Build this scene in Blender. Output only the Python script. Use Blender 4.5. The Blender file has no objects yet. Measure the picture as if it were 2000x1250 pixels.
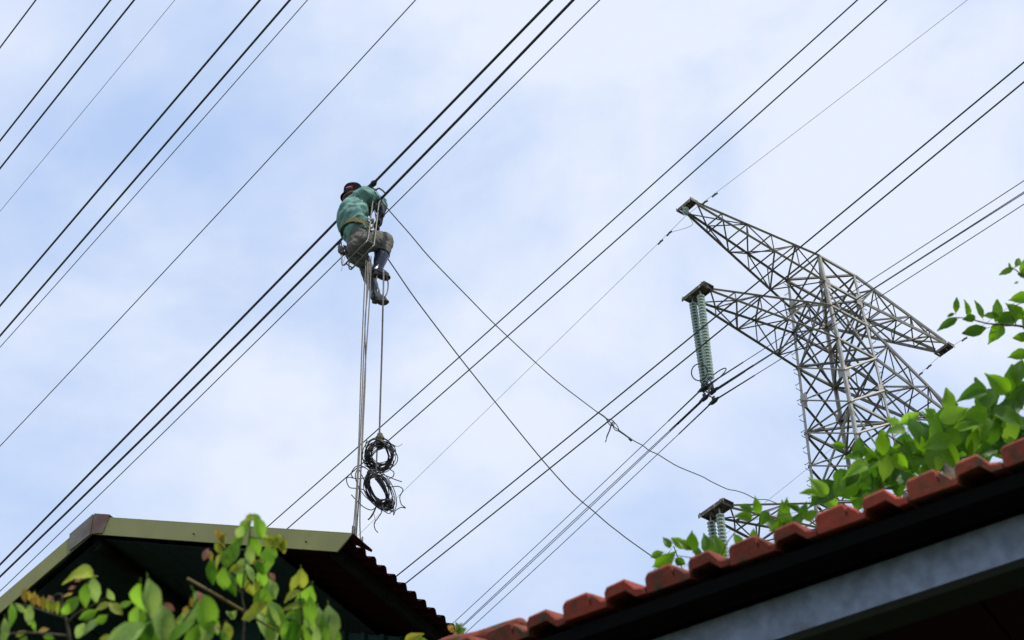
import bpy, bmesh, math, random
import numpy as np
from mathutils import Vector, Matrix, Quaternion, noise
random.seed(7)
S = bpy.context.scene
COL = S.collection

# ------------------------------------------------------------------ camera
RT = Vector((0.99935208, 0.02360619, -0.02716918))
UP = Vector((0.0359919, -0.65545016, 0.75438032))
FW = Vector((0.0, 0.75486942, 0.65587511))
F_PX = 3675.78                       # focal length in pixels of the 2000 px wide photograph
CAM = Vector((0, 0, 1.6))
cd = bpy.data.cameras.new('camera')
cam = bpy.data.objects.new('camera', cd)
COL.objects.link(cam)
S.camera = cam
cam.matrix_world = Matrix((( RT.x, UP.x, -FW.x, CAM.x), (RT.y, UP.y, -FW.y, CAM.y), (RT.z, UP.z, -FW.z, CAM.z), (0, 0, 0, 1)))
cd.sensor_width = 36
cd.lens = 36 * F_PX / 2000
cd.clip_start = 0.1
cd.clip_end = 8000
cd.dof.use_dof = True
cd.dof.focus_distance = 28
cd.dof.aperture_fstop = 9.5

# ------------------------------------------------------------------ sky, sun, exposure
SUN_EL, SUN_AZ = math.radians(58), math.radians(140)      # azimuth clockwise from +Y
W = bpy.data.worlds.new('World')
S.world = W
W.use_nodes = True
nt = W.node_tree
nt.nodes.clear()
wo = nt.nodes.new('ShaderNodeOutputWorld')
sky = nt.nodes.new('ShaderNodeTexSky')
sky.sky_type = 'NISHITA'
sky.sun_disc = False
sky.sun_elevation = SUN_EL
sky.sun_rotation = SUN_AZ
sky.dust_density = 0.5; sky.ozone_density = 3.0
bg1 = nt.nodes.new('ShaderNodeBackground'); bg1.inputs['Strength'].default_value = 0.15
bg2 = nt.nodes.new('ShaderNodeBackground')
bg2.inputs['Strength'].default_value = 1.0
nt.links.new(sky.outputs[0], bg1.inputs['Color'])
tc = nt.nodes.new('ShaderNodeTexCoord')
mp = nt.nodes.new('ShaderNodeMapping'); mp.inputs['Location'].default_value = (6.37, 3.0, 0.5)
mp.inputs['Scale'].default_value = (1.0, 1.0, 1.3)
nt.links.new(tc.outputs['Generated'], mp.inputs['Vector'])
n1 = nt.nodes.new('ShaderNodeTexNoise'); n1.inputs['Scale'].default_value = 3.6
n1.inputs['Detail'].default_value = 7; n1.inputs['Roughness'].default_value = 0.56; n1.inputs['Distortion'].default_value = 0.25
nt.links.new(mp.outputs[0], n1.inputs['Vector'])
rp = nt.nodes.new('ShaderNodeValToRGB')
rp.color_ramp.elements[0].position = 0.36; rp.color_ramp.elements[0].color = (0.72, 0.72, 0.72, 1)
rp.color_ramp.elements[1].position = 0.60; rp.color_ramp.elements[1].color = (1, 1, 1, 1)
nt.links.new(n1.outputs['Fac'], rp.inputs['Fac'])
mx = nt.nodes.new('ShaderNodeMixShader')
nt.links.new(rp.outputs[0], mx.inputs['Fac'])
nt.links.new(bg1.outputs[0], mx.inputs[1]); nt.links.new(bg2.outputs[0], mx.inputs[2])
rc = nt.nodes.new('ShaderNodeValToRGB')          # thin cloud lets the blue through, thick cloud is white
rc.color_ramp.elements[0].position = 0.35; rc.color_ramp.elements[0].color = (0.395, 0.50, 0.71, 1)
rc.color_ramp.elements[1].position = 0.58; rc.color_ramp.elements[1].color = (0.54, 0.585, 0.68, 1)
nt.links.new(n1.outputs['Fac'], rc.inputs['Fac']); nt.links.new(rc.outputs[0], bg2.inputs['Color'])
nt.links.new(mx.outputs[0], wo.inputs['Surface'])

sd = bpy.data.lights.new('sun', 'SUN'); sd.energy = 2.4; sd.angle = math.radians(0.6); sd.color = (1.0, 0.95, 0.88)
sun = bpy.data.objects.new('sun', sd); COL.objects.link(sun)
sdir = Vector((math.sin(SUN_AZ) * math.cos(SUN_EL), math.cos(SUN_AZ) * math.cos(SUN_EL), math.sin(SUN_EL)))
sun.rotation_euler = sdir.to_track_quat('Z', 'Y').to_euler()
sun.location = (0, 0, 90)
S.view_settings.view_transform = 'Standard'
S.view_settings.look = 'None'
S.view_settings.exposure = 0.58
S.view_settings.gamma = 1.0
S.view_settings.use_curve_mapping = False
S.cycles.use_denoising = True

# ------------------------------------------------------------------ helpers
def ray(x, y):
    return RT * ((x - 1000) / F_PX) + UP * ((625 - y) / F_PX) + FW
def at(x, y, d):                     # a point seen at photo pixel (x, y), d metres along the view axis
    return CAM + ray(x, y) * d
def aty(x, y, Y):                    # the same, on the vertical plane Y
    r = ray(x, y)
    return CAM + r * (Y / r.y)

def mat(name, col, rough=0.6, metal=0.0, var=0.12, scale=20.0, bump=0.0, bscale=80.0, stain=None, stain_scale=4.0, stain_lo=0.5, stain_hi=0.7, coord='Object', spec=0.5, stretch=None):
    m = bpy.data.materials.new(name); m.use_nodes = True
    t = m.node_tree; b = t.nodes['Principled BSDF']
    b.inputs['Roughness'].default_value = rough
    b.inputs['Metallic'].default_value = metal
    b.inputs['Specular IOR Level'].default_value = spec
    c = t.nodes.new('ShaderNodeTexCoord')
    src = c.outputs[coord]
    if stretch:
        mpn = t.nodes.new('ShaderNodeMapping'); mpn.inputs['Scale'].default_value = stretch
        t.links.new(src, mpn.inputs['Vector']); src = mpn.outputs[0]
    n = t.nodes.new('ShaderNodeTexNoise'); n.inputs['Scale'].default_value = scale; n.inputs['Detail'].default_value = 5
    t.links.new(src, n.inputs['Vector'])
    r = t.nodes.new('ShaderNodeValToRGB')
    r.color_ramp.elements[0].position = 0.3; r.color_ramp.elements[1].position = 0.7
    r.color_ramp.elements[0].color = tuple(max(0, v * (1 - var)) for v in col) + (1,)
    r.color_ramp.elements[1].color = tuple(min(1, v * (1 + var)) for v in col) + (1,)
    t.links.new(n.outputs['Fac'], r.inputs['Fac'])
    out = r.outputs['Color']
    if stain:
        n2 = t.nodes.new('ShaderNodeTexNoise'); n2.inputs['Scale'].default_value = stain_scale; n2.inputs['Detail'].default_value = 6
        t.links.new(src, n2.inputs['Vector'])
        r2 = t.nodes.new('ShaderNodeValToRGB')
        r2.color_ramp.elements[0].position = stain_lo; r2.color_ramp.elements[1].position = stain_hi
        t.links.new(n2.outputs['Fac'], r2.inputs['Fac'])
        mxx = t.nodes.new('ShaderNodeMix'); mxx.data_type = 'RGBA'
        t.links.new(r2.outputs['Color'], mxx.inputs['Factor'])
        t.links.new(out, mxx.inputs['A']); mxx.inputs['B'].default_value = tuple(stain) + (1,)
        out = mxx.outputs['Result']
    t.links.new(out, b.inputs['Base Color'])
    if bump > 0:
        n3 = t.nodes.new('ShaderNodeTexNoise'); n3.inputs['Scale'].default_value = bscale; n3.inputs['Detail'].default_value = 4
        t.links.new(src, n3.inputs['Vector'])
        bp = t.nodes.new('ShaderNodeBump'); bp.inputs['Strength'].default_value = bump; bp.inputs['Distance'].default_value = 0.02
        t.links.new(n3.outputs['Fac'], bp.inputs['Height']); t.links.new(bp.outputs['Normal'], b.inputs['Normal'])
    return m

def leafmat(name, col, tcol, trans=0.45, rough=0.5):
    m = bpy.data.materials.new(name); m.use_nodes = True
    t = m.node_tree; t.nodes.clear()
    o = t.nodes.new('ShaderNodeOutputMaterial')
    c = t.nodes.new('ShaderNodeTexCoord')
    oi = t.nodes.new('ShaderNodeObjectInfo')
    n = t.nodes.new('ShaderNodeTexNoise'); n.inputs['Scale'].default_value = 6; n.inputs['Detail'].default_value = 4
    t.links.new(c.outputs['Object'], n.inputs['Vector'])
    # side veins as colour print: bands slanting off the midrib
    sx = t.nodes.new('ShaderNodeSeparateXYZ'); t.links.new(c.outputs['Object'], sx.inputs[0])
    ab = t.nodes.new('ShaderNodeMath'); ab.operation = 'ABSOLUTE'; t.links.new(sx.outputs['X'], ab.inputs[0])
    mm = t.nodes.new('ShaderNodeMath'); mm.operation = 'MULTIPLY_ADD'; t.links.new(ab.outputs[0], mm.inputs[0]); mm.inputs[1].default_value = -0.9
    t.links.new(sx.outputs['Y'], mm.inputs[2])
    sn = t.nodes.new('ShaderNodeMath'); sn.operation = 'SINE'
    ml = t.nodes.new('ShaderNodeMath'); ml.operation = 'MULTIPLY'; t.links.new(mm.outputs[0], ml.inputs[0]); ml.inputs[1].default_value = 50
    t.links.new(ml.outputs[0], sn.inputs[0])
    ad = t.nodes.new('ShaderNodeMath'); ad.operation = 'MULTIPLY_ADD'; t.links.new(sn.outputs[0], ad.inputs[0]); ad.inputs[1].default_value = 0.06
    t.links.new(n.outputs['Fac'], ad.inputs[2])
    r = t.nodes.new('ShaderNodeValToRGB'); r.color_ramp.elements[0].position = 0.3; r.color_ramp.elements[1].position = 0.75
    r.color_ramp.elements[0].color = tuple(v * 0.75 for v in col) + (1,); r.color_ramp.elements[1].color = tuple(min(1, v * 1.3) for v in col) + (1,)
    t.links.new(ad.outputs[0], r.inputs['Fac'])
    hs = t.nodes.new('ShaderNodeHueSaturation')
    mr = t.nodes.new('ShaderNodeMapRange'); mr.inputs['To Min'].default_value = 0.75; mr.inputs['To Max'].default_value = 1.35
    t.links.new(oi.outputs['Random'], mr.inputs['Value']); t.links.new(mr.outputs[0], hs.inputs['Value'])
    t.links.new(r.outputs['Color'], hs.inputs['Color'])
    b = t.nodes.new('ShaderNodeBsdfPrincipled'); b.inputs['Roughness'].default_value = rough; b.inputs['Specular IOR Level'].default_value = 0.3
    t.links.new(hs.outputs[0], b.inputs['Base Color'])
    tr = t.nodes.new('ShaderNodeBsdfTranslucent')
    mt = t.nodes.new('ShaderNodeMix'); mt.data_type = 'RGBA'; mt.blend_type = 'MULTIPLY'; mt.inputs['Factor'].default_value = 0.0
    h2 = t.nodes.new('ShaderNodeHueSaturation'); h2.inputs['Color'].default_value = tuple(tcol) + (1,)
    t.links.new(mr.outputs[0], h2.inputs['Value']); t.links.new(h2.outputs[0], tr.inputs['Color'])
    ms = t.nodes.new('ShaderNodeMixShader'); ms.inputs['Fac'].default_value = trans
    t.links.new(b.outputs[0], ms.inputs[1]); t.links.new(tr.outputs[0], ms.inputs[2]); t.links.new(ms.outputs[0], o.inputs['Surface'])
    return m

M = dict(
    ground=mat('ground_soil', (0.06, 0.07, 0.035), 0.95, var=0.4, scale=0.6, bump=0.4, bscale=5, coord='Object'),
    cable=mat('weathered_conductor', (0.03, 0.033, 0.042), 0.5, 0.0),
    cable_grey=mat('grey_stranded_conductor', (0.07, 0.08, 0.10), 0.5, 0.0),
    wire_thin=mat('thin_grey_wire', (0.14, 0.15, 0.17), 0.55, 0.0),
    rope=mat('nylon_rope', (0.20, 0.185, 0.165), 0.85, var=0.3, scale=60),
    rope_dark=mat('dark_pulling_rope', (0.10, 0.10, 0.09), 0.8, var=0.3, scale=60),
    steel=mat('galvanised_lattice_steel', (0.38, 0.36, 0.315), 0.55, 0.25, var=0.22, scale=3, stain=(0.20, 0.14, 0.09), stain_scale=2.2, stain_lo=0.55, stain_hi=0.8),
    steel_shaded=mat('shaded_bracing_steel', (0.15, 0.143, 0.125), 0.6, 0.25, var=0.25, scale=3, stain=(0.13, 0.09, 0.06), stain_scale=2.0, stain_lo=0.55, stain_hi=0.8),  # darker copy of the lattice steel, shade put into its colour
    plate=mat('stained_end_plate', (0.13, 0.11, 0.085), 0.7, 0.2, var=0.4, scale=8, stain=(0.40, 0.38, 0.34), stain_scale=5, stain_lo=0.55, stain_hi=0.62),
    fitting=mat('cast_fitting', (0.30, 0.30, 0.29), 0.5, 0.5, var=0.2),
    fitting_dark=mat('dark_clamp_metal', (0.02, 0.022, 0.025), 0.5, 0.2),
    shirt=mat('teal_work_shirt', (0.135, 0.275, 0.235), 0.85, var=0.14, scale=14, bump=0.35, bscale=45, stain=(0.10, 0.225, 0.195), stain_scale=6, stain_lo=0.55, stain_hi=0.8),
    trouser=mat('grey_khaki_trousers', (0.125, 0.118, 0.098), 0.9, var=0.1, scale=14, bump=0.4, bscale=40),
    boot=mat('navy_rubber_boot', (0.012, 0.015, 0.035), 0.28, var=0.2, scale=12),
    boot_worn=mat('dusty_rubber_boot', (0.04, 0.045, 0.055), 0.32, var=0.35, scale=14, stain=(0.14, 0.14, 0.14), stain_scale=8, stain_lo=0.5, stain_hi=0.75),
    sole=mat('boot_sole', (0.035, 0.028, 0.022), 0.8),
    hat=mat('black_cloth_hat', (0.005, 0.005, 0.008), 0.95, var=0.3, scale=30, bump=0.3, spec=0.1),
    hat_patch=mat('red_cap_patch', (0.14, 0.006, 0.01), 0.9),
    patch_print=mat('pale_patch_print', (0.5, 0.35, 0.36), 0.8),
    belt=mat('olive_webbing_belt', (0.13, 0.12, 0.035), 0.85, var=0.35, scale=30),
    collar=mat('tan_printed_collar', (0.35, 0.25, 0.14), 0.85, var=0.3, scale=20, stain=(0.16, 0.05, 0.035), stain_scale=9, stain_lo=0.48, stain_hi=0.52),
    skin=mat('tanned_skin', (0.30, 0.17, 0.11), 0.55),
    hair=mat('black_hair', (0.01, 0.009, 0.008), 0.6),
    glove=mat('dark_work_glove', (0.018, 0.018, 0.022), 0.8),
    seatbar=mat('aluminium_seat_bar', (0.13, 0.125, 0.115), 0.5, 0.3, var=0.15),
    pouch=mat('faded_canvas_pouch', (0.14, 0.13, 0.08), 0.9, var=0.4, scale=40),
    orange=mat('orange_sling', (0.45, 0.17, 0.05), 0.8),
    barge=mat('olive_painted_trim', (0.215, 0.212, 0.055), 0.5, var=0.10, scale=5, stain=(0.145, 0.145, 0.045), stain_scale=2.5, stain_lo=0.45, stain_hi=0.75, bump=0.05, bscale=15),
    rust=mat('rusty_ridge_cap', (0.14, 0.125, 0.11), 0.7, 0.1, var=0.3, scale=8, stain=(0.11, 0.055, 0.035), stain_scale=6, stain_lo=0.45, stain_hi=0.62),
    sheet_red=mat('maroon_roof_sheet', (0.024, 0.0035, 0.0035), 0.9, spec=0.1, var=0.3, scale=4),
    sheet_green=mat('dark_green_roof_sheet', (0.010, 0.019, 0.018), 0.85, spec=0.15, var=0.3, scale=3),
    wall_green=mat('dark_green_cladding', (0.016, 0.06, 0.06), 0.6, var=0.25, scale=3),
    lining=mat('shade_green_lining', (0.018, 0.031, 0.031), 0.7, var=0.25, scale=12, spec=0.2),  # dark tone carries the shade under the shed roof
    shade_wood=mat('shade_black_wood', (0.004, 0.004, 0.0035), 0.95, spec=0.05),  # near-black colour stands in for the shade under the tile overhang
    timber=mat('dark_roof_timber', (0.011, 0.011, 0.007), 0.9, spec=0.1, var=0.5, scale=10),
    tile=mat('red_clay_tile', (0.30, 0.068, 0.042), 0.85, spec=0.15, var=0.16, scale=26, bump=0.25, bscale=60, stain=(0.10, 0.075, 0.045), stain_scale=30, stain_lo=0.46, stain_hi=0.66),
    tile_new=mat('bright_clay_tile', (0.35, 0.066, 0.042), 0.85, spec=0.15, var=0.12, scale=26, bump=0.2, bscale=60, stain=(0.15, 0.07, 0.045), stain_scale=34, stain_lo=0.54, stain_hi=0.72),
    zinc=mat('galvanised_beam', (0.21, 0.25, 0.325), 0.6, 0.1, var=0.28, scale=30, stain=(0.10, 0.09, 0.08), stain_scale=6, stain_lo=0.55, stain_hi=0.68, bump=0.15, stretch=(1, 1, 0.8)),
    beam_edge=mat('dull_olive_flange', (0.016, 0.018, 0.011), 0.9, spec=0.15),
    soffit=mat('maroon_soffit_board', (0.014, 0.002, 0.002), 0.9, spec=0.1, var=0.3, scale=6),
    render=mat('grey_plaster_wall', (0.28, 0.27, 0.25), 0.9, var=0.15, scale=3),
    bark=mat('grey_brown_bark', (0.075, 0.062, 0.04), 0.9, var=0.4, scale=30, bump=0.4),
    bamboo=mat('dry_bamboo', (0.16, 0.105, 0.03), 0.6, var=0.2, scale=20),
    coil=mat('black_scrap_cable', (0.010, 0.009, 0.009), 0.5, var=0.3, scale=30),
    coil_red=mat('red_wire_core', (0.30, 0.03, 0.03), 0.6),
    leafg=leafmat('green_leaf', (0.10, 0.21, 0.02), (0.26, 0.48, 0.03), 0.5),
    leafc=leafmat('climber_leaf', (0.06, 0.15, 0.008), (0.19, 0.40, 0.01), 0.5, 0.42),
    leafd=leafmat('dark_green_leaf', (0.035, 0.10, 0.008), (0.10, 0.26, 0.01), 0.45),
    leafl=leafmat('pale_green_leaf', (0.26, 0.40, 0.10), (0.42, 0.58, 0.11), 0.4),
    leafy=leafmat('yellow_green_leaf', (0.30, 0.36, 0.04), (0.45, 0.48, 0.04), 0.4),
    leafo=leafmat('yellow_leaf', (0.42, 0.30, 0.05), (0.5, 0.33, 0.04), 0.4),
    leafp=leafmat('pink_young_leaf', (0.38, 0.17, 0.13), (0.45, 0.18, 0.12), 0.35),
)
_g = bpy.data.materials.new('pale_green_glass'); _g.use_nodes = True
_b = _g.node_tree.nodes['Principled BSDF']
_b.inputs['Base Color'].default_value = (0.68, 0.77, 0.73, 1); _b.inputs['Roughness'].default_value = 0.15
_b.inputs['Transmission Weight'].default_value = 0.15
_t = _g.node_tree.nodes.new('ShaderNodeBsdfTranslucent'); _t.inputs['Color'].default_value = (0.64, 0.74, 0.69, 1)
_m = _g.node_tree.nodes.new('ShaderNodeMixShader'); _m.inputs['Fac'].default_value = 0.5
_o = _g.node_tree.nodes['Material Output']
_g.node_tree.links.new(_b.outputs[0], _m.inputs[1]); _g.node_tree.links.new(_t.outputs[0], _m.inputs[2]); _g.node_tree.links.new(_m.outputs[0], _o.inputs['Surface'])
M['glass'] = _g

ORIG = {}
def thing(name, label, cat, loc, group=None):
    o = bpy.data.objects.new(name, None); COL.objects.link(o)
    o.empty_display_size = 0.2
    o.location = loc; o['label'] = label; o['category'] = cat
    if group: o['group'] = group
    ORIG[o.name] = Vector(loc)
    return o
def tag(o, label, cat, group=None):
    o['label'] = label; o['category'] = cat
    if group: o['group'] = group
    return o
def mk(name, verts, faces, m, parent=None, smooth=False, origin=None):
    """one mesh object; verts are world coordinates"""
    if parent is not None:
        org = ORIG[parent.name]
    else:
        org = Vector(origin) if origin is not None else Vector(verts[0])
    me = bpy.data.meshes.new(name)
    me.from_pydata([tuple(Vector(v) - org) for v in verts], [], faces)
    me.materials.append(m)
    if smooth:
        me.polygons.foreach_set('use_smooth', [True] * len(me.polygons))
    me.update()
    o = bpy.data.objects.new(name, me); COL.objects.link(o)
    if parent is not None: o.parent = parent
    else: o.location = org
    ORIG[o.name] = org
    return o
def from_bm(name, bm, m, parent=None, smooth=False, origin=None):
    bmesh.ops.recalc_face_normals(bm, faces=bm.faces)
    vs = [v.co.copy() for v in bm.verts]
    bm.verts.index_update()
    fs = [[v.index for v in f.verts] for f in bm.faces]
    bm.free()
    return mk(name, vs, fs, m, parent, smooth, origin)
class Geo:                            # collects shapes for ONE mesh
    def __init__(s): s.v = []; s.f = []
    def add(s, v, f):
        k = len(s.v); s.v += [Vector(q) for q in v]; s.f += [[i + k for i in t] for t in f]
    def tube(s, pts, r, sides=8, flat=None, caps=True):
        pts = [Vector(p) for p in pts]; n = len(pts)
        rr = r if isinstance(r, (list, tuple)) else [r] * n
        T = [(pts[min(i + 1, n - 1)] - pts[max(i - 1, 0)]).normalized() for i in range(n)]
        a = T[0].orthogonal().normalized()
        vs = []; fs = []
        for i in range(n):
            a = (a - T[i] * a.dot(T[i])).normalized(); b = T[i].cross(a)
            for k in range(sides):
                t = 2 * math.pi * k / sides
                off = a * math.cos(t) * rr[i] + b * math.sin(t) * rr[i]
                if flat:
                    ax, fac = flat; ax = Vector(ax).normalized()
                    off = off + ax * off.dot(ax) * (fac - 1)
                vs.append(pts[i] + off)
        for i in range(n - 1):
            for k in range(sides):
                k2 = (k + 1) % sides
                fs.append([i * sides + k, i * sides + k2, (i + 1) * sides + k2, (i + 1) * sides + k])
        if caps:
            fs.append(list(range(sides))[::-1]); fs.append([(n - 1) * sides + k for k in range(sides)])
        s.add(vs, fs)
    def box(s, c, ax, ay, az):        # centre and three half-extent vectors
        c = Vector(c); ax, ay, az = Vector(ax), Vector(ay), Vector(az)
        v = [c + ax * i + ay * j + az * k for k in (-1, 1) for j in (-1, 1) for i in (-1, 1)]
        s.add(v, [[0, 2, 3, 1], [4, 5, 7, 6], [0, 1, 5, 4], [2, 6, 7, 3], [0, 4, 6, 2], [1, 3, 7, 5]])
    def prism(s, poly, ext):          # polygon (world points) extruded by vector
        n = len(poly); ext = Vector(ext)
        v = [Vector(p) for p in poly] + [Vector(p) + ext for p in poly]
        f = [list(range(n))[::-1], list(range(n, 2 * n))] + [[i, (i + 1) % n, (i + 1) % n + n, i + n] for i in range(n)]
        s.add(v, f)
    def ball(s, c, r, axes=None, nu=12, nv=8):
        c = Vector(c); A = axes or (Vector((1, 0, 0)), Vector((0, 1, 0)), Vector((0, 0, 1)))
        r = r if isinstance(r, (list, tuple)) else (r, r, r)
        vs = [c + A[2] * r[2]]
        for j in range(1, nv):
            t = math.pi * j / nv
            for i in range(nu):
                p = 2 * math.pi * i / nu
                vs.append(c + A[0] * r[0] * math.sin(t) * math.cos(p) + A[1] * r[1] * math.sin(t) * math.sin(p) + A[2] * r[2] * math.cos(t))
        vs.append(c - A[2] * r[2])
        fs = [[0, 1 + i, 1 + (i + 1) % nu] for i in range(nu)]
        for j in range(nv - 2):
            for i in range(nu):
                a = 1 + j * nu + i; b = 1 + j * nu + (i + 1) % nu
                fs.append([a, a + nu, b + nu, b])
        L = len(vs) - 1
        fs += [[L, 1 + (nv - 2) * nu + (i + 1) % nu, 1 + (nv - 2) * nu + i] for i in range(nu)]
        s.add(vs, fs)
    def limb(s, pts, rad, sides=14, flat=None, sub=5):   # smooth tapered limb with round ends
        P = spline(pts, sub); R = spline([(q, 0, 0) for q in rad], sub); R = [max(0.002, q.x) for q in R]
        d0 = (P[0] - P[1]).normalized(); d1 = (P[-1] - P[-2]).normalized()
        pp = []; rr = []
        for t in (0.98, 0.8, 0.45): pp.append(P[0] + d0 * R[0] * t); rr.append(R[0] * math.sqrt(1 - t * t))
        pp += P; rr += R
        for t in (0.45, 0.8, 0.98): pp.append(P[-1] + d1 * R[-1] * t); rr.append(R[-1] * math.sqrt(1 - t * t))
        s.tube(pp, rr, sides, flat)
    def build(s, name, m, parent=None, smooth=False, origin=None):
        return mk(name, s.v, s.f, m, parent, smooth, origin)
def spline(pts, sub=6):
    P = [Vector(p) for p in pts]
    if len(P) < 3:
        return [P[0].lerp(P[-1], i / sub) for i in range(sub + 1)]
    out = []
    for i in range(len(P) - 1):
        p0 = P[max(i - 1, 0)]; p1 = P[i]; p2 = P[i + 1]; p3 = P[min(i + 2, len(P) - 1)]
        for k in range(sub):
            t = k / sub
            out.append(0.5 * ((2 * p1) + (p2 - p0) * t + (2 * p0 - 5 * p1 + 4 * p2 - p3) * t * t + (3 * p1 - p0 - 3 * p2 + p3) * t ** 3))
    out.append(P[-1])
    return out

# ------------------------------------------------------------------ ground
g = Geo()
N = 24; R0 = [0, 6, 15, 40, 100, 300, 900, 3000]
vs = [Vector((0, 0, 0))]; fs = []
for r in R0[1:]:
    for i in range(N): vs.append(Vector((r * math.cos(2 * math.pi * i / N), r * math.sin(2 * math.pi * i / N), 0)))
fs += [[0, 1 + i, 1 + (i + 1) % N] for i in range(N)]
for j in range(len(R0) - 2):
    for i in range(N):
        a_ = 1 + j * N + i; b_ = 1 + j * N + (i + 1) % N
        fs.append([a_, a_ + N, b_ + N, b_])
o = mk('ground', vs, fs, M['ground'], origin=(0, 0, 0)); o['kind'] = 'structure'

# ------------------------------------------------------------------ lattice tower
TC = Vector((13.8445712, 62.48462089, 0.0))
TA = Vector((0.77506147, 0.63188584, 0)); TB = Vector((-0.63188584, 0.77506147, 0)); Z = Vector((0, 0, 1))
LV = [56.09, 54.50, 53.09, 51.16, 49.38, 47.65, 45.95, 44.25, 42.5, 40.6, 38.6]        # node heights above the camera
LOW = [35.8, 32.0, 27.5, 22.0, 15.0, 7.0, -1.6]
def hw(z):
    za = [-60, -56.09, -51.16, -45.95, -38.6, -20, 1.6]
    return (float(np.interp(-z, za, [1.12, 1.131, 1.146, 1.268, 1.45, 2.6, 4.6])), float(np.interp(-z, za, [1.0, 1.011, 1.217, 1.344, 1.55, 2.7, 4.7])))
def node(sa, sb, z):
    A, B = hw(z)
    return TC + TA * (sa * A) + TB * (sb * B) + Z * (z + 1.6)
tower = thing('lattice_tower', 'tall grey steel lattice pylon with stepped cross arms rising behind the tiled roof', 'pylon', TC)
def lmesh(name, m):                   # unit steel angle section, length along Z
    t = 0.16
    prof = [(0, 0), (1, 0), (1, t), (t, t), (t, 1), (0, 1)]
    v = [(x - .3, y - .3, z) for z in (0, 1) for x, y in prof]
    f = [[5, 4, 3, 2, 1, 0], [6, 7, 8, 9, 10, 11]] + [[i, (i + 1) % 6, (i + 1) % 6 + 6, i + 6] for i in range(6)]
    me = bpy.data.meshes.new(name); me.from_pydata(v, [], f); me.materials.append(m); me.update()
    return me
ME_L = {'steel': lmesh('angle_section', M['steel']), 'dark': lmesh('angle_section_shaded', M['steel_shaded'])}  # second mesh is the shaded copy, for far faces and lower members
def member(parent, name, p, q, s, kind='dark', roll=0.0):
    o = bpy.data.objects.new(name, ME_L[kind]); COL.objects.link(o)
    o.parent = parent
    d = q - p
    o.location = p - ORIG[parent.name]
    o.rotation_mode = 'QUATERNION'
    o.rotation_quaternion = d.to_track_quat('Z', 'Y') @ Quaternion((0, 0, 1), roll)
    o.scale = (s, s, d.length)
    return o
CORN = [(-1, -1), (1, -1), (1, 1), (-1, 1)]
for sa, sb in CORN:                   # four corner legs, each a tapered run of angle sections
    g = Geo()
    zs = LV + LOW
    w = 0.125
    for z0, z1 in zip(zs[:-1], zs[1:]):
        p, q = node(sa, sb, z0), node(sa, sb, z1)
        for d1, d2 in ((TA * -sa, TB * sb), (TB * -sb, TA * sa)):
            c = (p + q) / 2 + d1 * (w / 2)
            g.box(c, d1 * (w / 2), d2.normalized() * 0.014, (q - p) / 2 * 1.0)
    for z0 in LV[1::3]:
        p = node(sa, sb, z0)
        g.box(p + TA * (-sa * .15), TA * .17, TB * .022, Z * .26)
        g.box(p + TB * (-sb * .15), TB * .17, TA * .022, Z * .26)
    g.build('leg', M['steel'], tower)
    if (sa, sb) in ((-1, 1), (1, -1)):
        g = Geo()
        k = 0; z = 55.8
        while z > 36:
            p = node(sa, sb, z); d = (TB * sb if k % 2 else TA * sa)
            g.tube([p, p + d * 0.22, p + d * 0.23 + Z * 0.05], 0.016, 5)
            z -= 0.42; k += 1
        o = g.build('step_bolts', M['steel_shaded'], tower); o['kind'] = 'stuff'
FACES = [((-1, -1), (-1, 1)), ((-1, -1), (1, -1)), ((1, -1), (1, 1)), ((-1, 1), (1, 1))]
for k in range(len(LV) - 1):
    zt, zb = LV[k], LV[k + 1]
    for fi, (c1, c2) in enumerate(FACES):
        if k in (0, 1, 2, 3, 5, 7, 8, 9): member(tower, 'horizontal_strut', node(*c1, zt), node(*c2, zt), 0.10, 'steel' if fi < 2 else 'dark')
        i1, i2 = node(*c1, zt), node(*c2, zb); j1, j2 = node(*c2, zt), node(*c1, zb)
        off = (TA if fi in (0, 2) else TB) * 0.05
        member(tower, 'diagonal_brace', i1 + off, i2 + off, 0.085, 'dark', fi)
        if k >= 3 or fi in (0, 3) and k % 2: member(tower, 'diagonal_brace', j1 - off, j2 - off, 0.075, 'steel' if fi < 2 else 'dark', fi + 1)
for k in (0, 1, 3, 5, 8, 9):             # plan bracing
    member(tower, 'plan_brace', node(-1, -1, LV[k]), node(1, 1, LV[k]), 0.09)
    member(tower, 'plan_brace', node(-1, 1, LV[k]) + Z * .06, node(1, -1, LV[k]) + Z * .06, 0.09)
for fi, (c1, c2) in enumerate(FACES):     # long diagonals over two panels
    for k in (1, 5):
        if k == 5 and fi in (2, 3): continue
        off = (TA if fi in (0, 2) else TB) * 0.11
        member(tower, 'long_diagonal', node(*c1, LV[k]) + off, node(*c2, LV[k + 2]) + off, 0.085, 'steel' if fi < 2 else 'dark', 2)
g = Geo()                             # hidden lower bracing, one mesh
zs = [LV[-1]] + LOW
for z0, z1 in zip(zs[:-1], zs[1:]):
    for c1, c2 in FACES:
        g.tube([node(*c1, z0), node(*c2, z1)], 0.06, 4); g.tube([node(*c2, z0), node(*c1, z1)], 0.06, 4); g.tube([node(*c1, z0), node(*c2, z0)], 0.05, 4)
o = g.build('lower_bracing', M['steel_shaded'], tower); o['kind'] = 'stuff'

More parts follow.
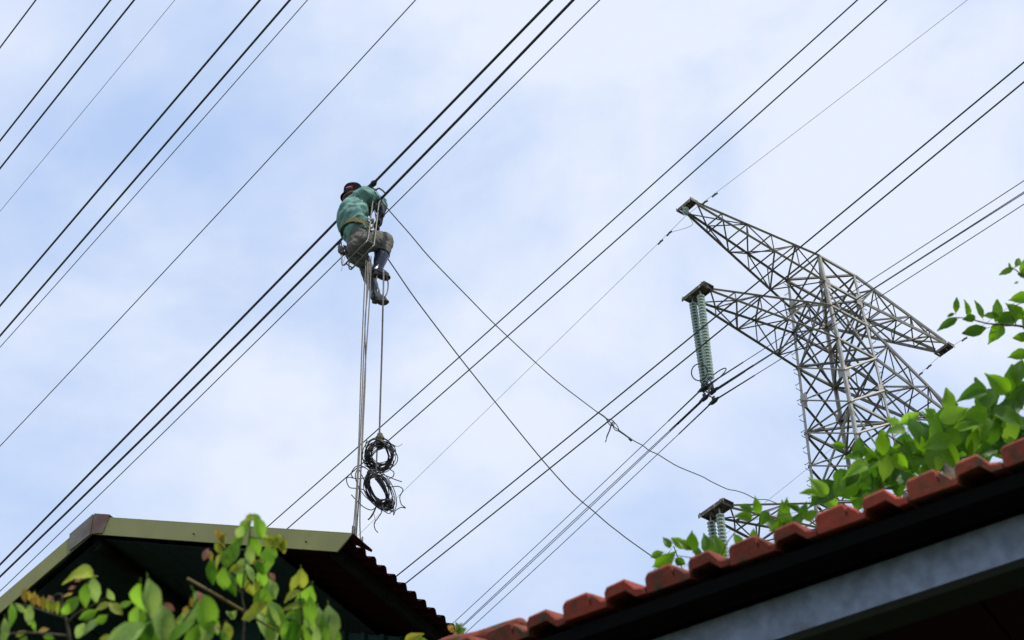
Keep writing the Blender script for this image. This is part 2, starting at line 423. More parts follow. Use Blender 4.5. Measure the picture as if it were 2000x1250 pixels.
def tip_pt(side, a, b, z): return TC + TA * (side * a) + TB * b + Z * (z + 1.6)
def cross_arm(side, kt, kb, ztip, reach, tipw, n, box_h, simple=False, over=.22, dep=.27):
    """arm between body levels kt (top) and kb (bottom), reaching out to a tip plate"""
    a0 = hw(LV[kt])[0]
    g = Geo()
    # tip plate: a channel lying across the arm end
    c = tip_pt(side, reach + 0.14, 0, ztip)
    g.box(c, TA * dep, TB * (tipw + over), Z * 0.012)
    g.box(c + TA * (side * dep) - Z * (box_h / 2), TA * 0.012, TB * (tipw + over), Z * (box_h / 2))
    g.box(c - TA * (side * dep) - Z * (box_h / 2), TA * 0.012, TB * (tipw + over - .02), Z * (box_h / 2))
    for sb in (-1, 1):
        g.box(c + TB * (sb * (tipw + 0.1)) - Z * (box_h * .45) , TA * (dep + .06), TB * 0.012, Z * (box_h * .5))
        g.box(c + TB * (sb * (tipw * .45)) - Z * (box_h * .8 ), TA * 0.10, TB * 0.02, Z * (box_h * .6))
    arm = g.build('cross_arm', M['plate'], tower)
    ch = {}
    for sb in (-1, 1):
        for lv, dz in ((kt, 0.0), (kb, -0.10)):
            p = node(side, sb, LV[lv]); q = tip_pt(side, reach - 0.1, sb * tipw, ztip + dz)
            ch[(sb, lv)] = (p, q)
    if simple:
        g = Geo()
        for p, q in ch.values(): g.tube([p, q], 0.06, 4)
        st = lambda sb, lv, t: ch[(sb, lv)][0].lerp(ch[(sb, lv)][1], t)
        for i in range(n):
            t0, t1 = i / n, (i + 1) / n
            for sb in (-1, 1): g.tube([st(sb, kt, t0), st(sb, kb, t1)], 0.035, 4); g.tube([st(sb, kt, t1), st(sb, kb, t1)], 0.03, 4)
            for lv in (kt, kb): g.tube([st(-1, lv, t0), st(1, lv, t1)], 0.03, 4); g.tube([st(-1, lv, t1), st(1, lv, t1)], 0.03, 4)
        g.build('arm_lattice', M['steel_shaded'], arm)
        return arm
    for (sb, lv), (p, q) in ch.items():
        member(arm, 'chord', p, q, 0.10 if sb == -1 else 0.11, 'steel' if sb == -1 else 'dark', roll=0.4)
    st = lambda sb, lv, t: ch[(sb, lv)][0].lerp(ch[(sb, lv)][1], t)
    ts = [1 - (1 - i / n) ** 1.0 for i in range(n + 1)]
    for i in range(n):
        t0, t1 = ts[i], ts[i + 1]
        for sb in (-1, 1):
            if i < n - 1: member(arm, 'brace', st(sb, kt, t1), st(sb, kb, t1), 0.06)
            if i < n - 1:
                if (i + (sb > 0)) % 2: member(arm, 'brace', st(sb, kt, t0), st(sb, kb, t1), 0.062)
                else: member(arm, 'brace', st(sb, kb, t0), st(sb, kt, t1), 0.062)
        for lv in (kt, kb):
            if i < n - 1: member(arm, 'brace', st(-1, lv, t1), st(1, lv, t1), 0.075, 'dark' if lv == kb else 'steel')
            if (i + (lv == kb)) % 2: member(arm, 'brace', st(-1, lv, t0), st(1, lv, t1), 0.065)
            else: member(arm, 'brace', st(1, lv, t0), st(-1, lv, t1), 0.065)
    return arm
for side in (-1, 1):
    cross_arm(side, 0, 1, 56.0, 7.9, 0.34, 5, 0.16, over=.06, dep=.16)
    cross_arm(side, 2, 3, 51.0, 7.9, 0.46, 5, 0.16)
cross_arm(-1, 8, 9, 40.05, 8.35, 0.46, 5, 0.16)
cross_arm(1, 8, 9, 40.05, 8.35, 0.46, 4, 0.16, simple=True)

# ------------------------------------------------------------------ insulator strings
def lathe(prof, seg=16):
    v = []; f = []
    for r, z in prof:
        for k in range(seg): t = 2 * math.pi * k / seg; v.append((r * math.cos(t), r * math.sin(t), z))
    n = len(prof)
    for i in range(n - 1):
        for k in range(seg): k2 = (k + 1) % seg; f.append([i * seg + k, (i + 1) * seg + k, (i + 1) * seg + k2, i * seg + k2])
    return v, f
v, f = lathe([(0.035, 0.0), (0.05, -0.005), (0.158, -0.028), (0.166, -0.038), (0.152, -0.043), (0.05, -0.02), (0.02, -0.03)])
me_disc = bpy.data.meshes.new('glass_shed'); me_disc.from_pydata(v, [], f); me_disc.materials.append(M['glass'])
me_disc.polygons.foreach_set('use_smooth', [True] * len(me_disc.polygons))
v, f = lathe([(0.0, 0.045), (0.05, 0.045), (0.068, 0.0), (0.066, -0.055), (0.03, -0.075), (0.022, -0.115), (0.0, -0.115)], 10)
me_cap = bpy.data.meshes.new('metal_cap'); me_cap.from_pydata(v, [], f); me_cap.materials.append(M['plate'])
def insulator(top, bot, n, label, group, ring):
    t = thing('insulator_string', label, 'insulator', top, group)
    d = bot - top; L = d.length; u = d.normalized(); q = (-u).to_track_quat('Z', 'Y')
    for i in range(n):
        p = u * (0.22 + (L - 0.34) * i / (n - 1))
        o = bpy.data.objects.new('glass_disc', me_disc); COL.objects.link(o); o.parent = t
        o.location = p; o.rotation_mode = 'QUATERNION'; o.rotation_quaternion = q
        c = bpy.data.objects.new('metal_cap', me_cap); COL.objects.link(c); c.parent = o
    g = Geo(); g.tube([top - u * .12, top + u * 0.25], 0.03, 8); g.tube([bot - u * .15, bot + u * 0.12], 0.03, 8)
    side = TB * (1 if ring > 0 else -1)
    g.build('end_fitting', M['fitting'], t)
    if ring:
        g = Geo()
        dd = (bot - CAM).dot(FW)
        if ring > 0: c = at(1366, 727, dd - .2); ax1 = Vector((1, 0, 0)) * .31; ax2 = UP * .33
        else: c = at(1398, 736, dd - .2); ax1 = (RT * .78 + UP * .66) * .50; ax2 = (UP * .16 - RT * .16 + FW * .9).normalized() * .34
        g.tube([c + ax1 * math.cos(2 * math.pi * k / 28) + ax2 * math.sin(2 * math.pi * k / 28) for k in range(29)], 0.024, 7)
        g.tube([bot, c - ax2 if ring > 0 else c - ax1], 0.016, 6)
        g.build('corona_ring', M['fitting_dark'], t, True)
    return t
insulator(tip_pt(-1, 8.12, 0.27, 50.75), tip_pt(-1, 8.05, 0.22, 46.2), 28, 'left greenish glass insulator string of the upper pair, with round loop ring', 'glass insulator strings', 1)
insulator(tip_pt(-1, 8.18, -0.27, 50.75), tip_pt(-1, 8.18, -0.24, 46.2), 28, 'right greenish glass insulator string of the upper pair hanging under the stained end plate', 'glass insulator strings', -1)
insulator(tip_pt(-1, 8.55, 0.27, 39.8), tip_pt(-1, 8.5, 0.22, 35.2), 28, 'left string of the lower glass insulator pair half hidden by leaves and tiles', 'glass insulator strings', 0)
insulator(tip_pt(-1, 8.6, -0.27, 39.8), tip_pt(-1, 8.6, -0.24, 35.2), 28, 'right string of the lower glass insulator pair just above the red tiles', 'glass insulator strings', 0)
# yoke and clamps under the upper pair
yb = tip_pt(-1, 8.12, 0, 45.95)
yo = thing('suspension_yoke', 'pale metal yoke with four dark clamps under the upper insulator pair', 'line fitting', yb)
g = Geo(); g.box(yb + Z * .02, TB * 0.30, TA * 0.02, Z * 0.07)
g.tube([yb + TB * .2, yb + TB * .03 - Z * .22 + TA * .1, yb - TB * .05 - Z * .45], 0.035, 7); g.tube([yb - TB * .2, yb - TB * .03 - Z * .25 - TA * .05], 0.035, 7)
g.build('yoke_plate', M['fitting'], yo)

# ------------------------------------------------------------------ conductors
def solve_line(pts, A, i0, D):
    """3D points on the rays of pts nearest the line through A (on ray i0) along D"""
    out = []
    for i, (x, y) in enumerate(pts):
        if i == i0: out.append(A.copy()); continue
        r = ray(x, y).normalized(); w = CAM - A; Dn = D.normalized()
        b = r.dot(Dn); d = r.dot(w); e = Dn.dot(w)
        t = (b * e - d) / (1 - b * b)
        out.append(CAM + r * t)
    return out
def fit_curve(P, ext0, ext1, D, n=48, deg=2):
    Dn = D.normalized(); s = np.array([(p - P[0]).dot(Dn) for p in P]); deg = min(deg, len(P) - 1)
    co = [np.polyfit(s, [p[k] for p in P], deg) for k in range(3)]
    lo, hi = min(s), max(s)
    def ev(x):
        if x < lo: return ev(lo) + (ev(lo + .5) - ev(lo)) * ((x - lo) / .5)
        if x > hi: return ev(hi) + (ev(hi) - ev(hi - .5)) * ((x - hi) / .5)
        return Vector([float(np.polyval(c, x)) for c in co])
    return [ev(x) for x in np.linspace(lo - ext0, hi + ext1, n)]
DN = (TB + Z * -0.02).normalized()
def cable(pts, ref, depth, r, label, group, m='cable', ext0=25, ext1=60, D=DN, name='power_cable', cat='power cable', A=None):
    x, y = pts[ref]
    A = A if A is not None else at(x, y, depth)
    P = solve_line(pts, A, ref, D)
    C = fit_curve(P, ext0, ext1, D)
    C = [p for p in C if p.z > 2.5]
    g = Geo(); g.tube(C, r, 8)
    o = g.build(name, M[m], smooth=True, origin=P[0])
    return tag(o, label, cat, group), C
G1 = 'thick cables crossing the sky'
cable([(0, 93), (70, 0)], 0, 28, .011, 'short cable cutting across the top left corner of the sky', G1)
cable([(0, 275), (59, 200), (138, 100), (216, 0)], 0, 26, .0125, 'upper cable of the thick pair nearest the top left corner', G1)
cable([(0, 329), (100, 203), (182, 100), (262, 0)], 0, 26, .0125, 'lower cable of the thick pair nearest the top left corner', G1)
cable([(0, 413), (100, 292), (260, 100), (341, 0)], 0, 34, .0045, 'very thin grey wire between the two leftmost thick cable pairs', 'thin wires crossing the sky', 'wire_thin', name='thin_wire', cat='wire')
cable([(0, 597), (100, 480), (422, 100), (508, 0)], 0, 24, .013, 'upper cable of the thick pair left of the hanging worker', G1)
cable([(0, 656), (100, 540), (480, 100), (566, 0)], 0, 24, .013, 'lower cable of the thick pair left of the hanging worker', G1)
cable([(0, 678), (100, 567), (512, 100), (601, 0)], 0, 30, .0065, 'thin grey cable running close under the thick pair left of the worker', 'thin wires crossing the sky', 'cable_grey', name='thin_wire', cat='wire')
cable([(0, 871), (68, 800), (719, 100), (812, 0)], 0, 30, .0075, 'single thin cable just up and left of the worker', 'thin wires crossing the sky', 'cable_grey', name='thin_wire', cat='wire')
YM = 14.3
A9 = aty(725, 363, YM + .25); A10 = aty(740, 395, YM + .08)
_, C9 = cable([(0, 1103), (100, 1001), (725, 363), (980, 100), (1078, 0)], 2, 0, .0155, 'thick cable passing behind the worker at his hat', G1, A=A9)
_, C10 = cable([(0, 1128), (100, 1028), (740, 395), (1022, 100), (1120, 0)], 2, 0, .0155, 'thick cable under the arms of the worker that carries his seat', G1, A=A10)
cable([(0, 1155), (100, 1058), (660, 510), (1070, 100), (1172, 0)], 2, 0, .0065, 'thin grey cable passing just under the worker and his seat', 'thin wires crossing the sky', 'cable_grey', A=aty(660, 510, YM + 1.2), name='thin_wire', cat='wire')
cable([(520, 1031), (898, 697), (968, 634), (1052, 560), (1397, 250), (1599, 68), (1675, 0)], 2, 32, .0115, 'upper cable of the pair crossing the middle of the sky past the scrap coils', G1, 'cable_grey')
cable([(562, 1032), (860, 771), (991, 657), (1102, 560), (1450, 250), (1619, 100), (1732, 0)], 2, 32, .0115, 'lower cable of the pair crossing the middle of the sky past the scrap coils', G1, 'cable_grey')
cable([(775, 1125), (1163, 810), (1260, 731), (1593, 460), (1900, 204), (2000, 121)], 1, 29, .0115, 'upper cable of the pair passing in front of the pylon insulators', G1, 'cable')
cable([(793, 1139), (1203, 810), (1260, 765), (1636, 460), (1900, 243), (2000, 159)], 1, 29, .0115, 'lower cable of the pair passing in front of the pylon insulators', G1, 'cable')
# the four-conductor bundle held by the upper insulator pair: from the clamp towards us, and away from us
CL = [(1373, 758), (1392, 764), (1376, 777), (1394, 783)]
UPR = [[(1414, 731), (1490, 683), (1900, 418), (2000, 353)], [(1505, 691), (1900, 440), (2000, 374)], [(1505, 693), (1900, 442), (2000, 377)], [(1399, 779), (1521, 704), (1900, 463), (2000, 399)]]
DNR = [[(1276, 850), (1033, 1080), (885, 1217)], [(1301, 850), (1058, 1080), (902, 1225)], [(1298, 850), (1053, 1080), (900, 1224)], [(1323, 850), (1079, 1080), (915, 1231)]]
LB = ['first bundled conductor, leaving the highest and leftmost clamp of the yoke', 'second bundled conductor, leaving the clamp at the upper right of the yoke', 'third bundled conductor, leaving the clamp at the lower left of the yoke', 'fourth bundled conductor, leaving the lowest and rightmost clamp of the yoke']
dcl = (yb - CAM).dot(FW)
for i in range(4):
    A = at(*CL[i], dcl + (0.12 if i % 2 == 0 else -0.12))
    D1 = (TB + Z * -0.06).normalized(); D2 = (-TB + Z * -0.02).normalized()
    P1 = solve_line([CL[i]] + DNR[i], A, 0, D1); P2 = solve_line([CL[i]] + UPR[i], A, 0, D2)
    c1 = fit_curve(P1, 0, 60, D1, 40); c2 = fit_curve(P2, 0, 35, D2, 40)
    c1[0] = A.copy(); c2[0] = A.copy()
    C = c2[::-1] + c1[1:]
    t = thing('bundled_conductor', LB[i], 'power cable', A, 'four conductors hanging from the upper insulator pair')
    g = Geo(); g.tube(C, 0.0165, 7); g.build('conductor', M['cable_grey'], t, True)
    g = Geo()
    e1 = c1[0] + (c1[2] - c1[0]).normalized() * 2.2; e2 = c2[0] + (c2[2] - c2[0]).normalized() * 2.2
    g.tube([e2, A, e1], [0.026, 0.034, 0.026], 7); g.build('armour_rod', M['fitting_dark'], t, True)
    g = Geo(); u = (e1 - e2).normalized()
    g.tube([A - u * 0.30, A - u * 0.1 - Z * .03, A + u * 0.1 - Z * .03, A + u * .30], [0.03, 0.09, 0.09, .03], 8)
    g.box(A + Z * .10, u * 0.07, TB.cross(Z) * 0.03, Z * 0.11)
    g.tube([A + Z * .16, yb - Z * (.12 if i < 2 else .4)], 0.02, 6)
    g.build('clamp', M['fitting_dark'], t, True)
# shield wires at the two top arm tips
def dampers(t, c, at_s):
    for s0, sg in at_s:
        pass
def shield(tipp, up_pts, dn_pts, label, r=0.009):
    t = thing('shield_wire', label, 'wire', tipp, 'thin shield wires at the pylon top')
    D1 = (TB + Z * -0.03).normalized(); D2 = (-TB + Z * -0.03).normalized()
    x0, y0 = PXT
    P1 = solve_line([PXT] + dn_pts, tipp, 0, D1); P2 = solve_line([PXT] + up_pts, tipp, 0, D2)
    c1 = fit_curve(P1, 0, 60, D1, 40); c2 = fit_curve(P2, 0, 30, D2, 40); c1[0] = tipp.copy(); c2[0] = tipp.copy()
    g = Geo(); g.tube(c2[::-1] + c1[1:], r, 6); g.build('wire', M['wire_thin'], t, True)
    for c in (c1, c2):
        u = (c[2] - c[0]).normalized(); R = (e for e in ())
        for s in (1.15, 1.75):
            p = tipp + u * s
            g = Geo(); g.tube([p - u * .02 - Z * .07, p - u * .16 - Z * .08], .035, 7); g.tube([p + u * .02 - Z * .07, p + u * .16 - Z * .08], .035, 7); g.tube([p, p - Z * .07], .03, 6); g.tube([p - u * .15 - Z * .075, p + u * .15 - Z * .075], 0.01, 5)
            g.build('vibration_damper', M['fitting_dark'], t)
    return t, c1, c2
PXT = (1340, 421)
tL = at(1340, 421, (tip_pt(-1, 8.0, 0, 55.7) - CAM).dot(FW))
t1, c1, c2 = shield(tL, [(1400, 374), (1565, 250), (1760, 100), (1889, 0)], [(1200, 560), (1047, 709), (940, 810), (800, 945), (702, 1045)], 'very thin shield wire held at the left tip of the top pylon arm')
g = Geo()
pL = tip_pt(-1, 8.15, 0, 55.78)
g.tube([pL + Z * .1, tL], 0.03, 8)
for k in (0.15, 0.55):
    q = pL.lerp(tL, k); g.tube([q + Z * .06, q, q - Z * .05, q - Z * .09], [.05, .13, .14, .05], 12)
o = g.build('small_glass_insulator', M['glass'], True and None, True, origin=pL); tag(o, 'small glass insulator right under the left tip of the top pylon arm', 'insulator')
g = Geo()
u = (c1[2] - c1[0]).normalized()
g.tube(spline([tL + u * 1.4, tL + u * .9 - Z * .18 , tL + u * .3 - Z * .32 + TA * .25, tL + TA * .35 - Z * .28, tL + TA * .12 + Z * .05], 5), 0.010, 5)
o = g.build('jumper_wire', M['wire_thin'], origin=tL); tag(o, 'looped jumper wire drooping below the left tip of the top pylon arm', 'wire')
PXT = (1847, 685)
tR = at(1847, 685, (tip_pt(1, 8.2, 0, 55.8) - CAM).dot(FW))
shield(tR, [(1890, 656), (2000, 578)], [(1795, 733), (1700, 813), (1560, 928), (1506, 973)], 'very thin shield wire held at the right tip of the top pylon arm')

# ------------------------------------------------------------------ ropes and scrap coils
def rope(pts, r, label, m='rope', group=None, sub=4, name='rope', cat='rope', wob=0.0):
    C = spline(pts, sub)
    if wob: C = [p + Vector((noise.noise(p * 9), noise.noise(p * 9 + Vector((5, 1, 2))), 0)) * wob for p in C]
    g = Geo(); g.tube(C, r if not isinstance(r, tuple) else [r[0] + (r[1] - r[0]) * i / (len(C) - 1) for i in range(len(C))], 7)
    return tag(g.build(name, M[m], smooth=True, origin=C[0]), label, cat, group)
def along(px, d0, d1, a=0.0):
    L = [0]
    for p, q in zip(px[:-1], px[1:]): L.append(L[-1] + math.dist(p, q))
    return [at(x, y, 1 / ((1 - l / L[-1]) / d0 + (l / L[-1]) / d1)) for (x, y), l in zip(px, L)]
RA = [(731, 374), (745, 392), (760, 411), (803, 460), (842, 506), (914, 580), (968, 635), (1046, 708), (1093, 749), (1140, 785), (1168, 806), (1186, 819), (1200, 834), (1210, 841), (1233, 858), (1255, 870), (1268, 880), (1284, 887), (1300, 897), (1326, 912), (1370, 930), (1388, 940), (1420, 955), (1436, 958), (1455, 964), (1478, 975), (1498, 976), (1520, 984), (1550, 992)]
PA = along(RA, 19.55, 69)
rope(PA, (.0055, .016), 'long grey rope with a knotted loop running from the worker to the lower pylon arm', 'rope_dark', sub=3)
# the knot: two loops, a doubled stretch and a tail
kd = (PA[11] - CAM).dot(FW)
g = Geo()
def kp(x, y, k=0): return at(x, y, kd + k)
g.tube(spline([kp(1184, 818), (kp(1188, 826)), kp(1193, 831), kp(1199, 830, .02), kp(1198, 822, .03), kp(1186, 818)], 6), .008, 6)
g.tube(spline([kp(1198, 822, .02), kp(1197, 832), kp(1202, 840), kp(1209, 841), kp(1205, 831, .02), kp(1199, 824, .02)], 6), .008, 6)
g.tube(spline([kp(1196, 823), kp(1192, 838), kp(1187, 850), kp(1182, 864)], 5), .007, 6)
g.tube(spline([kp(1194, 825, .02), kp(1190, 840, .02), kp(1185, 852, .02), kp(1184, 862, .02)], 5), .006, 6)
g.tube(spline([kp(1170, 807), kp(1178, 812), kp(1186, 819)], 5), .014, 7)
kd2 = (PA[14] - CAM).dot(FW)
g.tube([at(1208, 841, kd2 - .5), at(1220, 849, kd2), at(1232, 858, kd2)], .018, 7)
g.tube([at(1229, 856, kd2), at(1234, 861, kd2)], .03, 6)
tag(g.build('rope_knot', M['rope_dark'], smooth=True), 'knotted loops with a short hanging tail in the middle of the long rope', 'knot')
RB = [(752, 498), (760, 509), (800, 568), (830, 609), (858, 646), (897, 697), (935, 745), (1000, 826), (1065, 905), (1120, 965), (1160, 999), (1186, 1022), (1208, 1039), (1230, 1056), (1290, 1098), (1340, 1130)]
PB = along(RB, 19.9, 22.5); q_ = PB[-1]; PB += [Vector((q_.x + .5, q_.y - .1, q_.z * .6)), Vector((q_.x + .8, q_.y - .2, .03))]
rope(PB, .0068, 'taut dark rope falling diagonally from behind the boot to the tiled roof', 'rope_dark', sub=3)
GR = 'grey ropes hanging straight down below the worker'
def P(x, y, k=0.0): return aty(x, y, YM + k)
for px, lab in (([(715, 508), (712, 560), (706, 700), (701, 860), (696, 960), (689, 1050), (683, 1120)], 'leftmost long rope hanging down below the worker, widest from the load'),
                ([(718, 510), (716, 580), (710.5, 690), (705, 830), (699, 940), (693, 1050), (688, 1120)], 'second long rope from the left below the worker, close beside the first'),
                ([(725, 500), (722, 580), (717, 660), (712, 740), (707, 860), (703, 1000), (704, 1060), (705, 1150)], 'third long rope below the worker, reaching the roof edge farthest right'),
                ([(721, 512), (719, 560), (713, 630), (714, 720), (709, 840), (706, 900), (699, 1000), (692, 1120)], 'rope crossing the other hanging ropes halfway down')):
    q_ = P(*px[-1], 0.0)
    rope([P(x, y, -.12 + 0.02 * i) for i, (x, y) in enumerate(px)] + [Vector((q_.x - .1, q_.y, q_.z * .5)), Vector((q_.x - .15, q_.y, .02))], 0.0065, lab, 'rope', GR, sub=5)
rope([P(749, 528, -.12), P(749, 560, -.12), P(748, 592, -.1), P(746, 680), P(743, 780), P(741, 852)], .009, 'single straight rope holding up the scrap cable coils', 'rope', GR)
rope([P(737, 534, .02), P(734, 552, .02), P(732, 566, .05), P(737, 578, .02), P(748, 582, 0), P(755, 574), P(758, 560), P(757, 545, -.05), P(754, 534, -.1)], .007, 'slack rope loop dangling around the lower rubber boot', 'rope', None, sub=6)

def coil(cx, cy, rx, ry, tilt, label, n_main, n_wild, k0):
    c = P(cx, cy, k0)
    t = thing('cable_coil', label, 'cable coil', c, 'scrap cable coils on the load rope')
    sc = (c - CAM).dot(FW) / F_PX
    u = (RT * math.cos(tilt) + UP * math.sin(tilt)); w = (UP * math.cos(tilt) - RT * math.sin(tilt)); d = FW
    rnd = random.Random(int(cx))
    g = Geo()
    for k in range(n_main):
        ex = rnd.uniform(.76, 1.14); ey = rnd.uniform(.80, 1.15); ox, oy, od = rnd.gauss(0, 2.0), rnd.gauss(-2, 2.4), rnd.uniform(-.05, .05)
        ph = rnd.uniform(0, 6.28)
        pts = []
        for i in range(37):
            a = ph + 2 * math.pi * i / 36 * 1.0
            wv = 1 + .05 * math.sin(3 * a + ph)
            pts.append(c + (u * (rx * ex * wv * math.cos(a) + ox) + w * (ry * ey * wv * math.sin(a) + oy - (1.5 if math.sin(a) < 0 else 0) * rnd.random())) * sc + d * (od + .06 * math.sin(a + ph)))
        g.tube(pts, rnd.choice([.005, .006, .0075]), 5)
    for k in range(n_wild):
        ex = rnd.uniform(.8, 1.4); ey = rnd.uniform(.7, 1.35); ph = rnd.uniform(0, 6.28); ox, oy = rnd.uniform(-6, 8), rnd.uniform(-14, 2)
        pts = [c + (u * (rx * ex * math.cos(a) + ox) + w * (ry * ey * math.sin(a) + oy)) * sc + d * (.1 * math.sin(a * 1.3 + ph)) for a in [ph + 4.6 * i / 30 for i in range(31)]]
        g.tube(pts, .0045, 5)
    g.build('coiled_cable', M['coil'], t, True)
    return t, c
tc1, cc1 = coil(741, 886, 24, 25, .2, 'upper scrap coil of black cable tied right under the load rope', 8, 16, 0)
def strand(t, px, r=.0048, m='coil', k=0.0, name='loose_strand'):
    g = Geo(); g.tube(spline([P(x, y, k + .03 * math.sin(i * 2.1)) for i, (x, y) in enumerate(px)], 6), r, 5); return g.build(name, M[m], t, True)
g = Geo(); kk = P(742, 856); g.ball(kk, (.045, .035, .04)); g.ball(kk - Z * .07 + Vector((.015, 0, 0)), (.035, .04, .045)); g.tube([kk + Z * .05, kk - Z * .12], .028, 8)
g.build('tie_knot', M['pouch'], tc1, True)
strand(tc1, [(762, 873), (772, 872), (780, 871), (786, 867)], .0025)
strand(tc1, [(717, 860), (714, 872), (722, 890), (718, 905), (721, 914)], .006)
strand(tc1, [(755, 905), (763, 917), (769, 922), (768, 930), (760, 935)], .005)
strand(tc1, [(718, 905), (728, 900), (735, 912), (727, 925), (735, 935)], .006)
rope([P(737, 862, -.06), P(736, 890, -.06), P(735, 912, -.05), P(735, 925, -.03)], .007, 'short pale rope tying the lower coil beneath the upper one', 'rope', None)
tc2, cc2 = coil(736, 954, 16, 34, .5, 'lower scrap coil of black cable, tilted oval with many loose ends', 9, 14, 0)
for px in ([(730, 925), (706, 910), (694, 912), (686, 925), (690, 934)], [(727, 930), (700, 935), (680, 932), (677, 940), (683, 952), (698, 954), (712, 958), (722, 975), (735, 982)],
           [(686, 966), (695, 976), (710, 990), (726, 996), (738, 987)], [(742, 925), (756, 930), (770, 936), (785, 941)], [(745, 945), (760, 951), (778, 950), (787, 957), (781, 970), (784, 985), (792, 992), (783, 991), (772, 998), (769, 1006), (768, 996), (760, 980)],
           [(742, 985), (745, 1000), (738, 1012), (731, 1022), (733, 1034), (738, 1040)], [(700, 915), (712, 940), (716, 962), (730, 985)], [(714, 912), (700, 915), (694, 930), (700, 950), (714, 970), (740, 990), (758, 992), (768, 970)]):
    strand(tc2, px)
strand(tc2, [(736, 984), (732, 996), (726, 1008), (719, 1015)], .007)
strand(tc2, [(737, 983), (731, 997), (722, 1012)], .005, 'coil_red')
strand(tc2, [(729, 1001), (732, 1010), (733, 1022)], .0025, 'coil_red')
g = Geo()
for i in range(9):
    a = i * .7; c = P(752, 985)
    g.tube([c + (RT * math.cos(q) * .06 + UP * math.sin(q) * .045 * (1 + .2 * i / 9)) + FW * .03 * math.sin(q + a) + RT * (i - 4) * .006 for q in [a + j * .5 for j in range(12)]], .003, 4)
g.build('strand_tangle', M['coil'], tc2, True)

# ------------------------------------------------------------------ the worker
def solidify(name, g, voxel, m, parent, smooth_it=6, disp=None):
    me = bpy.data.meshes.new('tmp'); me.from_pydata([tuple(v) for v in g.v], [], g.f); me.update()
    ob = bpy.data.objects.new('tmp', me); COL.objects.link(ob)
    md = ob.modifiers.new('r', 'REMESH'); md.mode = 'VOXEL'; md.voxel_size = voxel
    ms = ob.modifiers.new('s', 'SMOOTH'); ms.iterations = smooth_it; ms.factor = 0.5
    bpy.context.view_layer.update()
    dg = bpy.context.evaluated_depsgraph_get()
    me2 = bpy.data.meshes.new_from_object(ob.evaluated_get(dg))
    bpy.data.objects.remove(ob)
    co = np.empty(len(me2.vertices) * 3); me2.vertices.foreach_get('co', co); co = co.reshape(-1, 3)
    if disp:
        nn = np.empty(len(me2.vertices) * 3); me2.vertices.foreach_get('normal', nn); nn = nn.reshape(-1, 3)
        amp, sc, ax = disp
        ax = Vector(ax).normalized()
        for i in range(len(co)):
            p = Vector(co[i]); q = p - ax * (p.dot(ax) * 0.7)            # folds drawn out along ax
            h = noise.noise(q * sc) + 0.5 * noise.noise(q * sc * 2.3 + Vector((3, 1, 7)))
            h = 0.5 - abs(h) * 1.6
            co[i] += nn[i] * amp * h
    org = ORIG[parent.name]
    co -= np.array(org)
    me2.vertices.foreach_set('co', co.reshape(-1)); me2.materials.clear(); me2.materials.append(m)
    me2.polygons.foreach_set('use_smooth', [True] * len(me2.polygons)); me2.update()
    o = bpy.data.objects.new(name, me2); COL.objects.link(o); o.parent = parent; ORIG[o.name] = org
    return o
pel = P(701, 479, 0)
man = thing('person', 'worker in teal shirt, black hat and rubber boots sitting high on the cables', 'person', pel)
FD = Vector((.78, .62, 0)).normalized(); LT = Vector((.62, -.78, 0))      # facing, and his right-hand side
chest = P(689, 424, .03); neckb = P(692, 391, .05); head = P(690, 380, .06)
belly = P(693, 452, .02)
rs = neckb + LT * .165 - Z * .03 + FD * .01; ls = neckb - LT * .175 - Z * .05
re = P(743, 397, .20); rw = P(744, 420, .10); rh = P(739, 437, .03)
le = P(700, 422, .40); lw = P(718, 412, .30); lh = P(725, 403, .24)
rhip = pel + LT * .10 + FD * .02; lhip = pel - LT * .10 + FD * .02
rk = P(754, 470, .10); ra = P(738, 524, .05)
lk = P(712, 516, .40); la = P(733, 571, .33)
rtoe = P(757, 538, .12); rheel = P(731, 530, .02)
ltoe = P(752, 586, .42); lheel = P(731, 581, .30)
# body (one continuous skin surface under the clothes)
g = Geo()
g.limb([pel, belly, chest, neckb - Z * .04], [.075, .075, .10, .07], 16, (LT, 1.3))
g.limb([neckb - Z * .03, neckb + Z * .05 + FD * .01, head - Z * .03], [.055, .052, .06], 12)
g.ball(head + Z * .01, (.078, .095, .115), (LT, FD, Z), 16, 12)
g.ball(head - Z * .06 + FD * .035, (.055, .055, .055), (LT, FD, Z))
g.limb([head - Z * .0 + FD * .09, head - Z * .03 + FD * .115], [.010, .016], 8, sub=3)       # nose
for sg in (-1, 1): g.ball(head + LT * (.078 * sg) - Z * .02, (.012, .028, .034), (LT, FD, Z), 10, 6)
g.limb([rs, rs.lerp(re, .5), re, re.lerp(rw, .6), rw, rh], [.055, .046, .04, .036, .028, .03], 10)
g.limb([ls, ls.lerp(le, .5), le, le.lerp(lw, .6), lw, lh], [.055, .046, .04, .036, .028, .03], 10)
g.limb([rhip, rhip.lerp(rk, .5), rk, rk.lerp(ra, .4), ra, ra.lerp(rtoe, .6)], [.085, .075, .058, .055, .036, .03], 12)
g.limb([lhip, lhip.lerp(lk, .5), lk, lk.lerp(la, .4), la, la.lerp(ltoe, .6)], [.085, .075, .058, .055, .036, .03], 12)
body = solidify('body', g, .011, M['skin'], man, 3)
for sg in (-1, 1):
    g = Geo(); g.ball(head + LT * (.032 * sg) + FD * .093 + Z * .0, .011, None, 8, 6); g.build('eye', M['patch_print'], man, True)
g = Geo(); g.limb([head - LT * .024 + FD * .10 - Z * .062, head + FD * .108 - Z * .064, head + LT * .024 + FD * .10 - Z * .062], [.005, .008, .005], 8, sub=3); g.build('mouth', M['coil_red'], man, True)
g = Geo(); g.ball(head + Z * .012 - FD * .012, (.083, .094, .10), (LT, FD, Z), 16, 10); g.build('hair', M['hair'], man, True)
